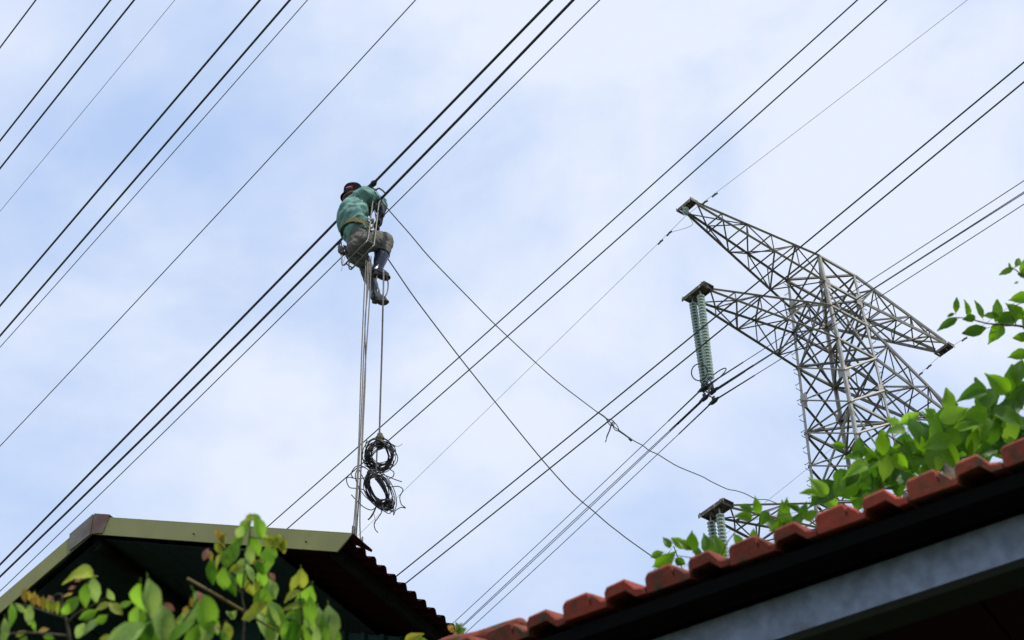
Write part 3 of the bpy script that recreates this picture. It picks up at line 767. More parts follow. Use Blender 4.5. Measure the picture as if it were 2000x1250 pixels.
def hand(wrist, palm, grip_axis, curl_axis, name):
    """gloved palm with four unequal bent fingers and a thumb closing around grip_axis"""
    g = Geo(); d = (palm - wrist).normalized(); ga = Vector(grip_axis).normalized(); ca = Vector(curl_axis).normalized()
    g.limb([wrist - d * .05, wrist], [.036, .034], 10, sub=3)
    g.limb([wrist, palm], [.032, .04], 10, (ga, 1.25), sub=3)
    for k, L in enumerate((.075, .085, .08, .062)):
        b = palm + ga * (.045 - .03 * k) + d * .02
        g.limb([b, b + d * L * .45 + ca * .012, b + d * L * .6 + ca * L * .5, b + d * L * .15 + ca * L * .75], [.012, .0115, .0105, .009], 8, sub=4)
    b = wrist.lerp(palm, .45) + ga * .04
    g.limb([b, b + ga * .03 + ca * .03 + d * .015, b + ga * .015 + ca * .065 + d * .03], [.014, .013, .011], 8, sub=4)
    return solidify(name, g, .0065, M['glove'], man, 2)
hand(rw, rh, LT, (TB * -.6 - FD * .5), 'glove')
hand(lw, lh, TB, FD * .6 - Z * .5, 'glove')
# shirt
g = Geo()
hem = P(696, 451, .0)
g.limb([hem - Z * .02, belly + Z * .02, P(688, 432, .0), chest + Z * .02, neckb - Z * .07], [.118, .124, .140, .146, .112], 20, (LT, 1.30))
g.limb([neckb + LT * .13 - Z * .055, neckb - LT * .14 - Z * .07], [.085, .085], 12, sub=4)
g.limb([chest + Z * .06 - FD * .05, neckb - Z * .01], [.12, .075], 14, (LT, 1.2), sub=4)
g.limb([rs, rs.lerp(re, .5) + Z * .01, re, re.lerp(rw, .45)], [.078, .072, .066, .056], 14)
g.limb([rs.lerp(re, .3) - Z * .03, rs.lerp(re, .8) - Z * .02], [.06, .055], 12, sub=4)
g.limb([ls, ls.lerp(le, .5), le, le.lerp(lw, .6)], [.08, .074, .062, .05], 14)
g.limb([chest + LT * .10, P(708, 437, -.10), P(713, 444, -.10)], [.07, .062, .035], 12)          # loose flap at the side
g.limb([P(672, 430, .06), P(670, 443, .07), P(675, 452, .05)], [.055, .05, .03], 12)
shirt = solidify('shirt', g, .0105, M['shirt'], man, 4, (.030, 8.0, (UP * .8 + RT * .55)))
g = Geo()
for k, zz in enumerate((0.0, .022)):
    pts = [neckb + LT * (.086 + .016 * (1 - k)) * math.cos(a) + FD * ((.080 + .016 * (1 - k)) * math.sin(a) - .012) + Z * (zz + .012) for a in [2 * math.pi * i / 20 for i in range(21)]]
    g.tube(pts, .019, 8)
g.build('collar', M['collar'], man, True)
g = Geo()                                  # printed yoke patch on the upper back
ptsb = [(676, 395), (686, 391), (700, 386), (706, 387), (690, 396), (678, 402)]
# dark forearm sleeve and arm guard
g2 = Geo(); g2.limb([re + (rw - re) * .25, rw], [.060, .042], 12, sub=4); g2.limb([re - Z * .02 + RT * .01, re.lerp(rw, .5) + RT * .015], [.058, .05], 12, sub=4)
solidify('arm_guard', g2, .01, M['glove'], man, 3, (.006, 12, Z))
g2 = Geo(); g2.limb([lw.lerp(le, .45), lw], [.056, .042], 12, sub=4); solidify('arm_guard', g2, .01, M['glove'], man, 3)
# trousers
g = Geo()
g.limb([pel + Z * .11, pel, pel - Z * .06 - FD * .03], [.108, .118, .10], 18, (LT, 1.28))
g.limb([rhip - Z * .02, rhip.lerp(rk, .5), rk, rk.lerp(ra, .35), rk.lerp(ra, .62)], [.112, .108, .079, .078, .066], 16)
g.limb([lhip - Z * .03, lhip.lerp(lk, .5), lk, lk.lerp(la, .35), lk.lerp(la, .62)], [.108, .095, .075, .068, .058], 16)
g.limb([pel - Z * .05 - LT * .03, P(704, 500, .05)], [.12, .085], 14, sub=4)
solidify('trousers', g, .0105, M['trouser'], man, 4, (.013, 11.0, (RT * .9 - UP * .5)))
# boots
def boot(kn, an, heel, toe, m, wide):
    g = Geo(); top = kn.lerp(an, .50)
    g.limb([top, top.lerp(an, .5), an + (an - top) * .02], [wide, wide * .86, .052], 16, sub=4)
    f = (toe - heel).normalized()
    g.limb([heel, heel.lerp(toe, .35) + (an - heel) * .15, heel.lerp(toe, .75), toe - f * .02], [.042, .048, .044, .036], 14, sub=4)
    g.limb([an, heel.lerp(toe, .25)], [.054, .046], 14, sub=3)
    g.limb([an, heel], [.052, .042], 14, sub=3)
    b = solidify('boot', g, .0085, m, man, 3, (.005, 14, f))
    g = Geo(); dn = ((heel + toe) / 2 - an).normalized()
    dn = (dn - f * dn.dot(f)).normalized()
    lat = f.cross(dn)
    poly = []
    for t, w in ((-.17, .026), (-.12, .040), (.1, .038), (.35, .034), (.6, .044), (.9, .044), (1.05, .032), (1.12, .012)):
        poly.append((t, w))
    L = (toe - heel).length
    top_ = [heel + f * (L * t) + lat * w + dn * .034 for t, w in poly] + [heel + f * (L * t) - lat * w + dn * .034 for t, w in reversed(poly)]
    g.prism(top_, dn * .013)
    g.box(heel + f * .0 + dn * .052, f * .030, lat * .034, dn * .008)
    s_ = g.build('sole', M['sole'], b)
    g = Geo(); u = (an - kn).normalized(); c = top
    e1 = u.orthogonal().normalized(); e2 = u.cross(e1)
    g.tube([c + e1 * wide * 1.02 * math.cos(2 * math.pi * i / 18) + e2 * wide * 1.02 * math.sin(2 * math.pi * i / 18) for i in range(19)], .006, 6)
    g.build('boot_rim', m, b, True)
boot(rk, ra, rheel, rtoe, M['boot'], .078)
boot(lk, la, lheel, ltoe, M['boot_worn'], .068)
# belt and harness
def oval(c, a1, r1, a2, r2, n=28, a0=0, a3=2 * math.pi): return [c + a1 * r1 * math.cos(a0 + (a3 - a0) * i / n) + a2 * r2 * math.sin(a0 + (a3 - a0) * i / n) for i in range(n + 1)]
g = Geo(); bc = P(694, 451, .01)
nrm = (Z + FD * .22 + LT * .12).normalized()
a1 = (LT - nrm * LT.dot(nrm)).normalized(); a2 = nrm.cross(a1)
ring_ = oval(bc, a1, .180, a2, .142)
for i in range(len(ring_) - 1):
    p, q = ring_[i], ring_[i + 1]; c = (p + q) / 2; out = (c - bc).normalized(); ud = (q - p)
    g.box(c, ud * .53, out * .006, nrm * .030)
g.build('belt', M['belt'], man)
g = Geo()
g.tube(spline([P(716, 440, -.18), P(724, 450, -.16), P(731, 452, -.06), P(735, 440, 0)], 5), .010, 6)
g.tube(spline([P(719, 436, -.18), P(727, 446, -.14), P(730, 428, -.05)], 5), .007, 6)
g.build('harness_strap', M['belt'], man, True)
# hat: crown, brim, red patch with pale print
g = Geo(); hc = head + Z * .045
hn = (Z + LT * .10 - FD * .14).normalized(); h1 = (LT - hn * LT.dot(hn)).normalized(); h2 = hn.cross(h1)
prof = [(.0, .082), (.05, .078), (.080, .068), (.094, .044), (.099, .01), (.101, -.03), (.116, -.055), (.134, -.082), (.135, -.087), (.116, -.062), (.098, -.038)]
ns = 28; vs = []; fs = []
for r, z in prof:
    for k in range(ns):
        t = 2 * math.pi * k / ns
        wv = .006 * math.sin(3 * t + 1) * (1 if r > .11 else .3)
        vs.append(hc + h1 * r * math.cos(t) + h2 * r * 1.1 * math.sin(t) + hn * (z + wv))
for i in range(len(prof) - 1):
    for k in range(ns): k2 = (k + 1) % ns; fs.append([i * ns + k, (i + 1) * ns + k, (i + 1) * ns + k2, i * ns + k2])
hat = mk('hat', vs, fs, M['hat'], man, True)
def hat_patch(t0, t1, z0, z1, rr, m, nm):
    vs = []; fs = []; n = 7
    for j, z in enumerate((z0, z1)):
        for i in range(n):
            t = t0 + (t1 - t0) * i / (n - 1); vs.append(hc + h1 * rr * math.cos(t) + h2 * rr * 1.1 * math.sin(t) + hn * z)
    for i in range(n - 1): fs.append([i, i + 1, n + i + 1, n + i])
    return mk(nm, vs, fs, M[m], hat, True)
tb = math.atan2((-Vector((.18, 1, 0))).dot(h2), (-Vector((.18, 1, 0))).dot(h1))
hat_patch(tb - .55, tb + .25, -.036, .006, .1055, 'hat_patch', 'red_patch')
hat_patch(tb - .42, tb + .10, -.016, -.006, .1075, 'patch_print', 'patch_print')
# pouch and tool cluster behind the hip
pc = P(666, 488, .02)
pt = thing('tool_pouch', 'small bundle of canvas pouch and straps hanging at the worker hip', 'pouch', pc)
g = Geo(); g.ball(pc, (.035, .03, .055)); g.ball(pc - Z * .05 + RT * .02, (.03, .03, .03)); g.build('pouch', M['pouch'], pt, True)
g = Geo()
for i in range(5):
    a = i * 1.2; g.tube(spline([P(666, 470, .02), P(664 + 4 * math.sin(a), 482, .02), P(668 + 6 * math.cos(a), 494, 0), P(674 + 3 * i, 489 + 3 * math.sin(a), -.02), P(671, 479, .0)], 4), .005, 5)
g.tube(spline([P(674, 500, 0), P(671, 510, 0), P(668, 516), P(668, 524), P(666, 530)], 4), .002, 4)
g.build('strap', M['coil'], pt, True)
# slings and small tools hung between the bars
st = thing('tool_sling', 'small orange and pale slings with tools in front of the worker lap', 'sling', P(733, 430, -.02))
for px, m, r, nm in (([(733, 418), (736, 432), (741, 446)], 'orange', .007, 'strap'), ([(727, 428), (732, 440), (738, 450)], 'rope', .007, 'strap'), ([(731, 412), (736, 424), (735, 436), (739, 449)], 'rope', .005, 'strap'),
                 ([(722, 420), (726, 430), (732, 447)], 'pouch', .008, 'strap'), ([(716, 424), (722, 428), (729, 427)], 'fitting', .006, 'tool_handle'), ([(717, 431), (724, 436), (730, 434)], 'coil', .010, 'tool_handle'), ([(735, 440), (738, 446), (737, 452)], 'coil', .02, 'tool_handle'), ([(728, 405), (726, 414), (722, 422)], 'glove', .014, 'tool_handle')):
    g = Geo(); g.tube(spline([P(x, y, -.03 + .02 * i) for i, (x, y) in enumerate(px)], 5), r, 6); g.build(nm, M[m], st, True)
# hook seat
sb0 = P(730, 400, .02)
seat = thing('hook_seat', 'bent metal bar seat hooked over the cable under the worker', 'lineman seat', sb0)
def bar(px, nm='side_bar', r=.0085):
    g = Geo(); g.tube(spline([P(x, y, k) for x, y, k in px], 6), r, 8); return g.build(nm, M['seatbar'], seat, True)
bar([(733, 394, .16), (731, 391, .10), (728, 395, -.02), (725, 420, -.12), (722, 445, -.18), (719, 464, -.22), (717, 470, -.24), (713, 475, -.25), (700, 488, -.22), (685, 504, -.15), (675, 515, -.10), (671, 518, -.08), (668, 515, -.06), (667.5, 508, -.04), (668, 498, .0)])
bar([(746, 393, .10), (743, 392, .02), (740, 398, -.05), (737, 422, -.12), (734, 450, -.16), (731, 473, -.18), (730, 479, -.19), (726, 483, -.2), (714, 496, -.17), (700, 511, -.12), (689, 523, -.08), (685, 526, -.06), (682, 523, -.04), (682, 510, -.02), (682, 492, .06)])
bar([(717, 470, -.24), (730, 477, -.19)], 'cross_rung', .009)
bar([(675, 514, -.10), (688, 523, -.08)], 'cross_rung', .009)
bar([(696, 492, -.06), (709, 501, -.02)], 'seat_slat', .012)
# fittings at the cables by the worker's hands
cf = thing('cable_clamp', 'black taped clamp with a thin loop on the cable above the worker', 'clamp', A9)
u9 = (C9[20] - C9[21]).normalized()
g = Geo(); g.tube([A9 - u9 * .10, A9 - u9 * .05, A9, A9 + u9 * .05, A9 + u9 * .09], [.018, .034, .028, .036, .018], 9); g.build('clamp_body', M['fitting_dark'], cf, True)
g = Geo(); g.tube(spline([A9, P(729, 368, .2), P(733, 372, .17), P(739, 368, .15), P(746, 371, .12), P(752, 377, .1)], 5), .009, 7); g.build('jumper', M['fitting_dark'], cf, True)
g = Geo(); g.tube(spline([P(725, 370, .2), P(723, 376, .2), P(727, 380, .2), P(733, 378, .19), P(736, 371, .18)], 5), .0035, 5); g.tube([P(728, 369, .2), P(735, 371, .18)], .012, 6); g.build('wire_loop', M['fitting'], cf, True)
g = Geo(); hk = P(732, 397, .09); g.ball(hk, (.03, .025, .03)); g.ball(P(741, 399, .05), (.026, .02, .028)); g.tube([P(727, 399, .1), P(742, 402, .04)], .014, 6)
o = g.build('hook_latch', M['seatbar'], seat, True)

# ------------------------------------------------------------------ left shed with the corrugated roof
HP = Vector((-2.92623998, 10.64245099, 7.57208061)) + Vector((0, 0, 1.6))
al = 0.5055; th_r = 0.41085; th_l = 0.46511
HR = Vector((math.sin(al), math.cos(al), 0)); HG = Vector((math.cos(al), -math.sin(al), 0))
SR = HG * math.cos(th_r) - Z * math.sin(th_r); SL = -HG * math.cos(th_l) - Z * math.sin(th_l)
NR_ = SR.cross(HR); NR_ = NR_ if NR_.z > 0 else -NR_
NL_ = SL.cross(HR); NL_ = NL_ if NL_.z > 0 else -NL_
shed = thing('corrugated_shed', 'dark shed with olive roof trim and maroon corrugated eave at lower left', 'shed', Vector((HP.x + HR.x * 3, HP.y + HR.y * 3, 0)))
LR, LLN, DEP = 2.36, 2.6, 5.0
def corr_sheet(S_, N_, L, r0, r1, m, pitch=0.117, lift=0.0, amp=.017):
    """corrugated sheet: waves across HR, runs down S_; closed thin solid"""
    n = int((r1 - r0) / pitch * 10); g = Geo(); top = []; bot = []
    for i in range(n + 1):
        r = r0 + (r1 - r0) * i / n; ph = 2 * math.pi * r / pitch
        w = math.sin(ph); w = math.copysign(abs(w) ** .7, w) * amp + lift - .028
        for s in (0.0, L + .012):
            pass
        top.append((r, w))
    vs = []
    for r, w in top:
        for s in (0.02, L):
            for t in (0, -.003): vs.append(HP + HR * r + S_ * s + N_ * (w + t))
    fs = []
    for i in range(n):
        a_ = i * 4; b_ = a_ + 4
        fs += [[a_, a_ + 2, b_ + 2, b_], [a_ + 1, b_ + 1, b_ + 3, a_ + 3], [a_ + 2, a_ + 3, b_ + 3, b_ + 2], [a_, b_, b_ + 1, a_ + 1]]
    return mk('roof_sheet', vs, fs, m, shed, True)
for k in range(5):
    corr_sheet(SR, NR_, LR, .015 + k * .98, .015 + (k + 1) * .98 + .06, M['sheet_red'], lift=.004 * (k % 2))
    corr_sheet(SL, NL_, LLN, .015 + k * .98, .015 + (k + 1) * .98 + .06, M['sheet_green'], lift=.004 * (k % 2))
def barge(S_, N_, L, cut, h=.140):
    g = Geo(); dn = -Z
    p0 = HP - HR * .012 + N_ * .004
    poly = [p0, p0 + S_ * L, p0 + S_ * (L - cut) + dn * h, p0 + dn * (h * 1.02)]
    g.prism(poly, HR * .010)
    g.prism([p0 + N_ * .001, p0 + S_ * L + N_ * .001, p0 + S_ * L + HR * .12 + N_ * .001, p0 + HR * .12 + N_ * .001], N_ * .004)
    ob = g.build('barge_board', M['barge'], shed)
    return ob
barge(SR, NR_, LR + .01, .12); barge(SL, NL_, LLN, .05)
g = Geo(); pe = HP + SR * (LR + .01) - HR * .01 + NR_ * .006
g.prism([pe, pe + HR * .16 + SR * .045 - Z * .03, pe + HR * .16 + SR * .04 - Z * .045, pe + HR * .05 - Z * .05 - SR * .03, pe - SR * .02 - Z * .03], NR_ * .004); g.build('trim_end_flap', M['sheet_red'], shed)
for S_, q in ((SR, 1.0), (SR, 2.0), (SL, 1.1), (SL, 2.1)):        # screws
    g = Geo(); c = HP + S_ * q - Z * .085 - HR * .02; g.tube([c, c - HR * .008], .006, 8); g.build('screw', M['coil'], shed)
g = Geo()                              # folded rusty cap on the ridge end
for S_, N_, L in ((SR, NR_, .155), (SL, NL_, .215)):
    p0 = HP - HR * .022 + N_ * .012 + Z * .01
    cutb = .045 if S_ is SR else .02
    g.prism([p0, p0 + S_ * L, p0 + S_ * (L - cutb) - Z * .150, p0 - Z * .165], HR * .006)
    g.prism([p0, p0 + S_ * L, p0 + S_ * L + HR * 4.9, p0 + HR * 4.9], N_ * .004)
g.build('ridge_cap', M['rust'], shed)
g = Geo(); g.box(HP + HR * 2.5 - Z * .15, HR * 2.45, HG * .035, Z * .05); g.build('ridge_beam', M['timber'], shed)
g = Geo(); g.tube([HP + HR * .05 - Z * .215 + HG * .02, HP + HR * 4.9 - Z * .215 + HG * .02], .035, 10); g.build('ridge_pole', M['timber'], shed, True)
for S_, N_, qs in ((SR, NR_, (.75, 1.5, 2.2)), (SL, NL_, (.8, 1.6, 2.4))):
    for q in qs:
        g = Geo(); g.box(HP + HR * 2.5 + S_ * q - N_ * .085, HR * 2.42, S_ * .03, N_ * .03); g.build('purlin', M['timber'], shed)
for S_, N_, q0, q1, nm in ((SR, NR_, .10, 1.72, 3), (SL, NL_, .10, 2.25, 4)):      # added dark boards below the purlins, deepening the shade under the roof
    for k in range(nm):
        a0_, a1_ = q0 + (q1 - q0) * k / nm + .004, q0 + (q1 - q0) * (k + 1) / nm - .004
        g = Geo(); g.box(HP + HR * 2.52 + S_ * ((a0_ + a1_) / 2) - N_ * (.122 + .004 * (k % 2)), HR * 2.45, S_ * ((a1_ - a0_) / 2), N_ * .004); g.build('shade_lining_board', M['lining'], shed)
# ribbed cladding under the roof
IN = 1.25
def wall_run(a, b, ztop_fn, outw, n, name='wall_panel'):
    d = b - a; L = d.length; u = d / L; npan = n
    for k in range(npan):
        s0, s1 = L * k / npan, L * (k + 1) / npan
        xs = []; s = s0
        prof = [(0, 0), (.05, 0), (.065, .022), (.095, .022), (.11, 0)]
        while s < s1 - .01:
            for q, h in prof:
                if s + q < s1: xs.append((s + q, h))
            s += .16
        xs.append((s1 - .002, 0))
        vs = []; fs = []
        for q, h in xs:
            p = a + u * q + outw * h; zt = ztop_fn(q)
            vs += [Vector((p.x, p.y, 0)), Vector((p.x, p.y, zt)), Vector((p.x, p.y, 0)) - outw * .004, Vector((p.x, p.y, zt)) - outw * .004]
        for i in range(len(xs) - 1):
            a_ = 4 * i; b_ = a_ + 4
            fs += [[a_, b_, b_ + 1, a_ + 1], [a_ + 2, a_ + 3, b_ + 3, b_ + 2], [a_ + 1, b_ + 1, b_ + 3, a_ + 3]]
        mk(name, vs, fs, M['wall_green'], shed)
wr, wl = LR * math.cos(th_r) - .42, LLN * math.cos(th_l) - .42
pa = HP + HR * IN - HG * wl; pb = HP + HR * IN + HG * wr
def ztop(q):
    x = q - wl
    return HP.z - (x * math.tan(th_r) if x > 0 else -x * math.tan(th_l)) - .13
wall_run(pa, pb, ztop, -HR, 5)
wall_run(pb, pb + HR * (DEP - IN), lambda q: HP.z - wr * math.tan(th_r) - .13, HG, 4)
wall_run(pa, pa + HR * (DEP - IN), lambda q: HP.z - wl * math.tan(th_l) - .13, -HG, 4)
wall_run(pa + HR * (DEP - IN), pb + HR * (DEP - IN), ztop, HR, 5)

# ------------------------------------------------------------------ right house with the clay tile eave
T0 = Vector((0.49045016, 3.50449288, 2.37021572)) + Vector((0, 0, 1.6))
TE = Vector((math.cos(math.radians(-30.412)), math.sin(math.radians(-30.412)), 0)); TN = Vector((-TE.y, TE.x, 0))
pit = math.radians(17); TS = TN * math.cos(pit) + Z * math.sin(pit); TU = TE.cross(TS); TU = TU if TU.z > 0 else -TU
house = thing('tiled_house', 'house eave of red clay tiles over a galvanised beam at lower right', 'house', Vector((T0.x + TN.x * 1.5, T0.y + TN.y * 1.5, 0)))
TW = 0.2135
def tile_mesh(name, m, seed):
    """interlocking clay tile: flat pan, middle roll and side roll, thick butt end"""
    rnd = random.Random(seed)
    # x along the eave, y up the slope, z out of the roof
    prof = [(0.000, .010), (0.003, .034), (0.010, .041), (0.066, .045), (0.0705, .042), (0.072, .014), (0.0755, .014), (0.077, .038), (0.094, .022), (0.103, .010), (0.1105, .009), (0.113, .032), (0.119, .040), (0.166, .044), (0.171, .038), (0.187, .016), (0.2105, .009)]
    th = .016; n = len(prof); vs = []; fs = []
    ys = [(-.012, -.006), (-.006, 0), (.10, 0), (.33, .0)]
    for y, dz in ys:
        for x, z in prof: vs.append((x, y, z + dz + rnd.uniform(-.001, .001) + y * .04))
    for y, dz in ys:
        for x, z in prof: vs.append((x, y, (-.006 if x < .112 or z < .02 else z - .028) + y * .04))
    ny = len(ys)
    for j in range(ny - 1):
        for i in range(n - 1):
            a = j * n + i; fs.append([a, a + 1, a + n + 1, a + n]); b = ny * n + a; fs.append([b, b + n, b + n + 1, b + 1])
    for i in range(n - 1):
        fs.append([i, ny * n + i, ny * n + i + 1, i + 1]); a = (ny - 1) * n + i; fs.append([a, a + 1, ny * n + a + 1, ny * n + a])
    for j in range(ny - 1):
        a = j * n; fs.append([a, a + n, ny * n + a + n, ny * n + a]); a = j * n + n - 1; fs.append([a, ny * n + a, ny * n + a + n, a + n])
    me = bpy.data.meshes.new(name); me.from_pydata(vs, [], fs); me.materials.append(m); me.update()
    bm = bmesh.new(); bm.from_mesh(me); bmesh.ops.recalc_face_normals(bm, faces=bm.faces); bm.to_mesh(me); bm.free()
    return me
for tm_ in ('tile', 'tile_new'):
    t_ = M[tm_].node_tree; b_ = t_.nodes['Principled BSDF']; l_ = b_.inputs['Base Color'].links[0]; src_ = l_.from_socket
    oi_ = t_.nodes.new('ShaderNodeObjectInfo'); mr_ = t_.nodes.new('ShaderNodeMapRange'); mr_.inputs['To Min'].default_value = .68; mr_.inputs['To Max'].default_value = 1.12
    hs_ = t_.nodes.new('ShaderNodeHueSaturation'); t_.links.new(oi_.outputs['Random'], mr_.inputs['Value']); t_.links.new(mr_.outputs[0], hs_.inputs['Value']); t_.links.new(src_, hs_.inputs['Color']); t_.links.new(hs_.outputs[0], b_.inputs['Base Color'])
    ad_ = t_.nodes.new('ShaderNodeVectorMath'); ad_.operation = 'ADD'; co_ = [n for n in t_.nodes if n.type == 'TEX_COORD'][0]
    sc_ = t_.nodes.new('ShaderNodeVectorMath'); sc_.operation = 'SCALE'; sc_.inputs[3].default_value = 1.0; t_.links.new(oi_.outputs['Location'], sc_.inputs[0])
    t_.links.new(co_.outputs['Object'], ad_.inputs[0]); t_.links.new(sc_.outputs[0], ad_.inputs[1])
    for n_ in t_.nodes:
        if n_.type == 'TEX_NOISE': t_.links.new(ad_.outputs[0], n_.inputs['Vector'])
TM = [tile_mesh('clay_tile', M['tile'], 1), tile_mesh('clay_tile_b', M['tile_new'], 2), tile_mesh('clay_tile_c', M['tile'], 3)]
rndt = random.Random(5)
Rm = Matrix((TE, TS, TU)).transposed().to_3x3()
for row in range(4):
    for k in range(-14, 9):
        o = bpy.data.objects.new('roof_tile', TM[(k * 7 + row * 3) % 3]); COL.objects.link(o); o.parent = house
        p = T0 + TE * (k * TW - .03) + TS * (row * .29 + rndt.uniform(-.006, .004)) - TU * .044 + TU * rndt.uniform(-.004, .003)
        o.location = p - ORIG[house.name]
        o.rotation_mode = 'QUATERNION'; o.rotation_quaternion = Rm.to_quaternion() @ Quaternion((0, 0, 1), rndt.uniform(-.012, .012))
e0, e1 = -3.2, 2.0
def hbox(name, n0, n1, z0, z1, m, ea=e0, eb=e1):
    g = Geo(); c = T0 + TE * ((ea + eb) / 2) + TN * ((n0 + n1) / 2) + Z * ((z0 + z1) / 2)
    g.box(c, TE * ((eb - ea) / 2), TN * ((n1 - n0) / 2), Z * ((z1 - z0) / 2)); return g.build(name, m, house)
g = Geo(); g.limb([at(838, 1275, 4.78), at(880, 1262, 4.75), at(930, 1252, 4.7), at(985, 1234, 4.66), at(1015, 1222, 4.62)], [.018, .026, .024, .024, .02], 14, sub=4); g.build('verge_tile', M['tile'], house, True)
hbox('eave_shade_batten', .014, .09, -.100, -.066, M['shade_wood'])  # strip coloured black as the shade right below the tile ends
# steel beam: web, turned lips
g = Geo(); cc = lambda n0, z0: T0 + TN * n0 + Z * z0
for (n0, z0, n1, z1) in ((.115, -.098, .1175, -.200), (.1176, -.1975, .165, -.200), (.1176, -.098, .165, -.1005)):
    c = cc((n0 + n1) / 2, (z0 + z1) / 2) + TE * ((e0 + e1) / 2); g.box(c, TE * ((e1 - e0) / 2), TN * (abs(n1 - n0) / 2), Z * (abs(z1 - z0) / 2))
beam = g.build('galvanised_beam', M['zinc'], house)
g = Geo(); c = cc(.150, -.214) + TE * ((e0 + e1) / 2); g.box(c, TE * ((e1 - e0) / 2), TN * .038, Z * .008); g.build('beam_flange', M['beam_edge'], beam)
g = Geo(); poly = [cc(.06, -.066), cc(1.15, -.066 + 1.09 * math.tan(pit)), cc(1.15, -.082 + 1.09 * math.tan(pit)), cc(.06, -.082)]
g.prism([q + TE * e0 for q in poly], TE * (e1 - e0)); g.build('roof_deck', M['shade_wood'], house)
k = 0; x = e0
while x < e1 - .1:
    g = Geo(); c = cc(.19 + .48, -.192 + rndt.uniform(-.002, .002)) + TE * (x + .13)
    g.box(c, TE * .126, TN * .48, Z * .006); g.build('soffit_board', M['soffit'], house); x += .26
hbox('house_wall', 1.152, 1.30, -T0.z, .27, M['render'])

# ------------------------------------------------------------------ plants
def leaf_mesh(name, kind, m):
    ny = 9; vs = []; fs = []
    for j in range(ny):
        t = j / (ny - 1)
        if kind == 'ovate': w = .335 * math.sin(math.pi * min(1, (t * .93 + .04)) ** .72) * (1 - .25 * t) ; w = w * (1 if t < .86 else (1 - t) / .14 * .8 + .08)
        elif kind == 'round': w = .265 * math.sin(math.pi * (t * .94 + .03) ** .95)
        else: w = .20 * math.sin(math.pi * (t * .95 + .03) ** .85)
        for x in (-1, -.55, 0, .55, 1):
            edge = .012 * math.sin(t * 19 + x)
            vs.append((x * w + (edge if abs(x) == 1 else 0), t, abs(x) * w * FOLD + -.26 * t * t * CURL + .03 * math.sin(5 * t + 2 * x)))
    for j in range(ny - 1):
        for i in range(4):
            a = j * 5 + i; fs.append([a, a + 1, a + 6, a + 5])
    # petiole
    k = len(vs); vs += [(-.012, -.16, .0), (.012, -.16, 0), (.012, .02, .004), (-.012, .02, .004), (0, -.16, -.02), (0, .02, -.014)]
    fs += [[k, k + 1, k + 2, k + 3], [k + 1, k + 4, k + 5, k + 2], [k + 4, k, k + 3, k + 5]]
    me = bpy.data.meshes.new(name); me.from_pydata(vs, [], fs); me.materials.append(m); me.polygons.foreach_set('use_smooth', [True] * len(me.polygons)); me.update()
    return me
LM = {}
for kind in ('ovate', 'round', 'long'):
    for mk_ in ('leafc', 'leafg', 'leafd', 'leafl', 'leafy', 'leafo', 'leafp'):
        for vi, (FOLD, CURL) in enumerate(((.35, .8), (.75, 1.5), (.15, .3))):
            LM[(kind, mk_, vi)] = leaf_mesh('leaf_' + kind, kind, M[mk_])
RL = random.Random(11)
def leaf(parent, x, y, d, Lpx, ang, kind='ovate', m='leafg', tilt=None, vi=None, dep=None):
    """leaf centred on the seen point, its tip towards angle ang, tipped and rolled at random"""
    a = math.radians(ang)
    dep = RL.uniform(-.5, .35) if dep is None else dep
    u = (RT * math.cos(a) + UP * math.sin(a) + FW * dep).normalized()
    n = -FW + RT * RL.uniform(-.7, .7) + UP * RL.uniform(-.2, 1.1) if tilt is None else -FW + RT * tilt[0] + UP * tilt[1]
    n = (n - u * n.dot(u)).normalized(); s = u.cross(n)
    L = Lpx * d / F_PX / max(.6, math.sqrt(1 - min(.6, dep * dep)))
    R = Matrix((s, u, n)).transposed()
    vi = RL.randrange(3) if vi is None else vi
    o = bpy.data.objects.new('leaf', LM[(kind, m, vi)]); COL.objects.link(o); o.parent = parent
    c = at(x, y, d) - u * L * .5
    o.location = c - ORIG[parent.name]
    o.rotation_mode = 'QUATERNION'; o.rotation_quaternion = R.to_quaternion(); w = RL.uniform(.9, 1.15); o.scale = (L * w, L, L)
    return o
def stem(parent, px, r0, r1, name='branch', m='bark', sub=5):
    C = spline([at(x, y, d) for x, y, d in px], sub); n = len(C)
    g = Geo(); g.tube(C, [(r0 + (r1 - r0) * i / (n - 1)) * .65 for i in range(n)], 7); return g.build(name, M[m], parent, True)
def trunk(parent, p, r, lean=(0, 0)):
    p = Vector(p); b = Vector((p.x + lean[0], p.y + lean[1], 0))
    g = Geo(); C = spline([b, b.lerp(p, .35) + Vector((.04, .02, 0)), b.lerp(p, .7) - Vector((.03, 0, 0)), p], 5); n = len(C)
    g.tube(C, [r * 1.8 + (r - r * 1.8) * i / (n - 1) for i in range(n)], 8); return g.build('trunk', M['bark'], parent, True)

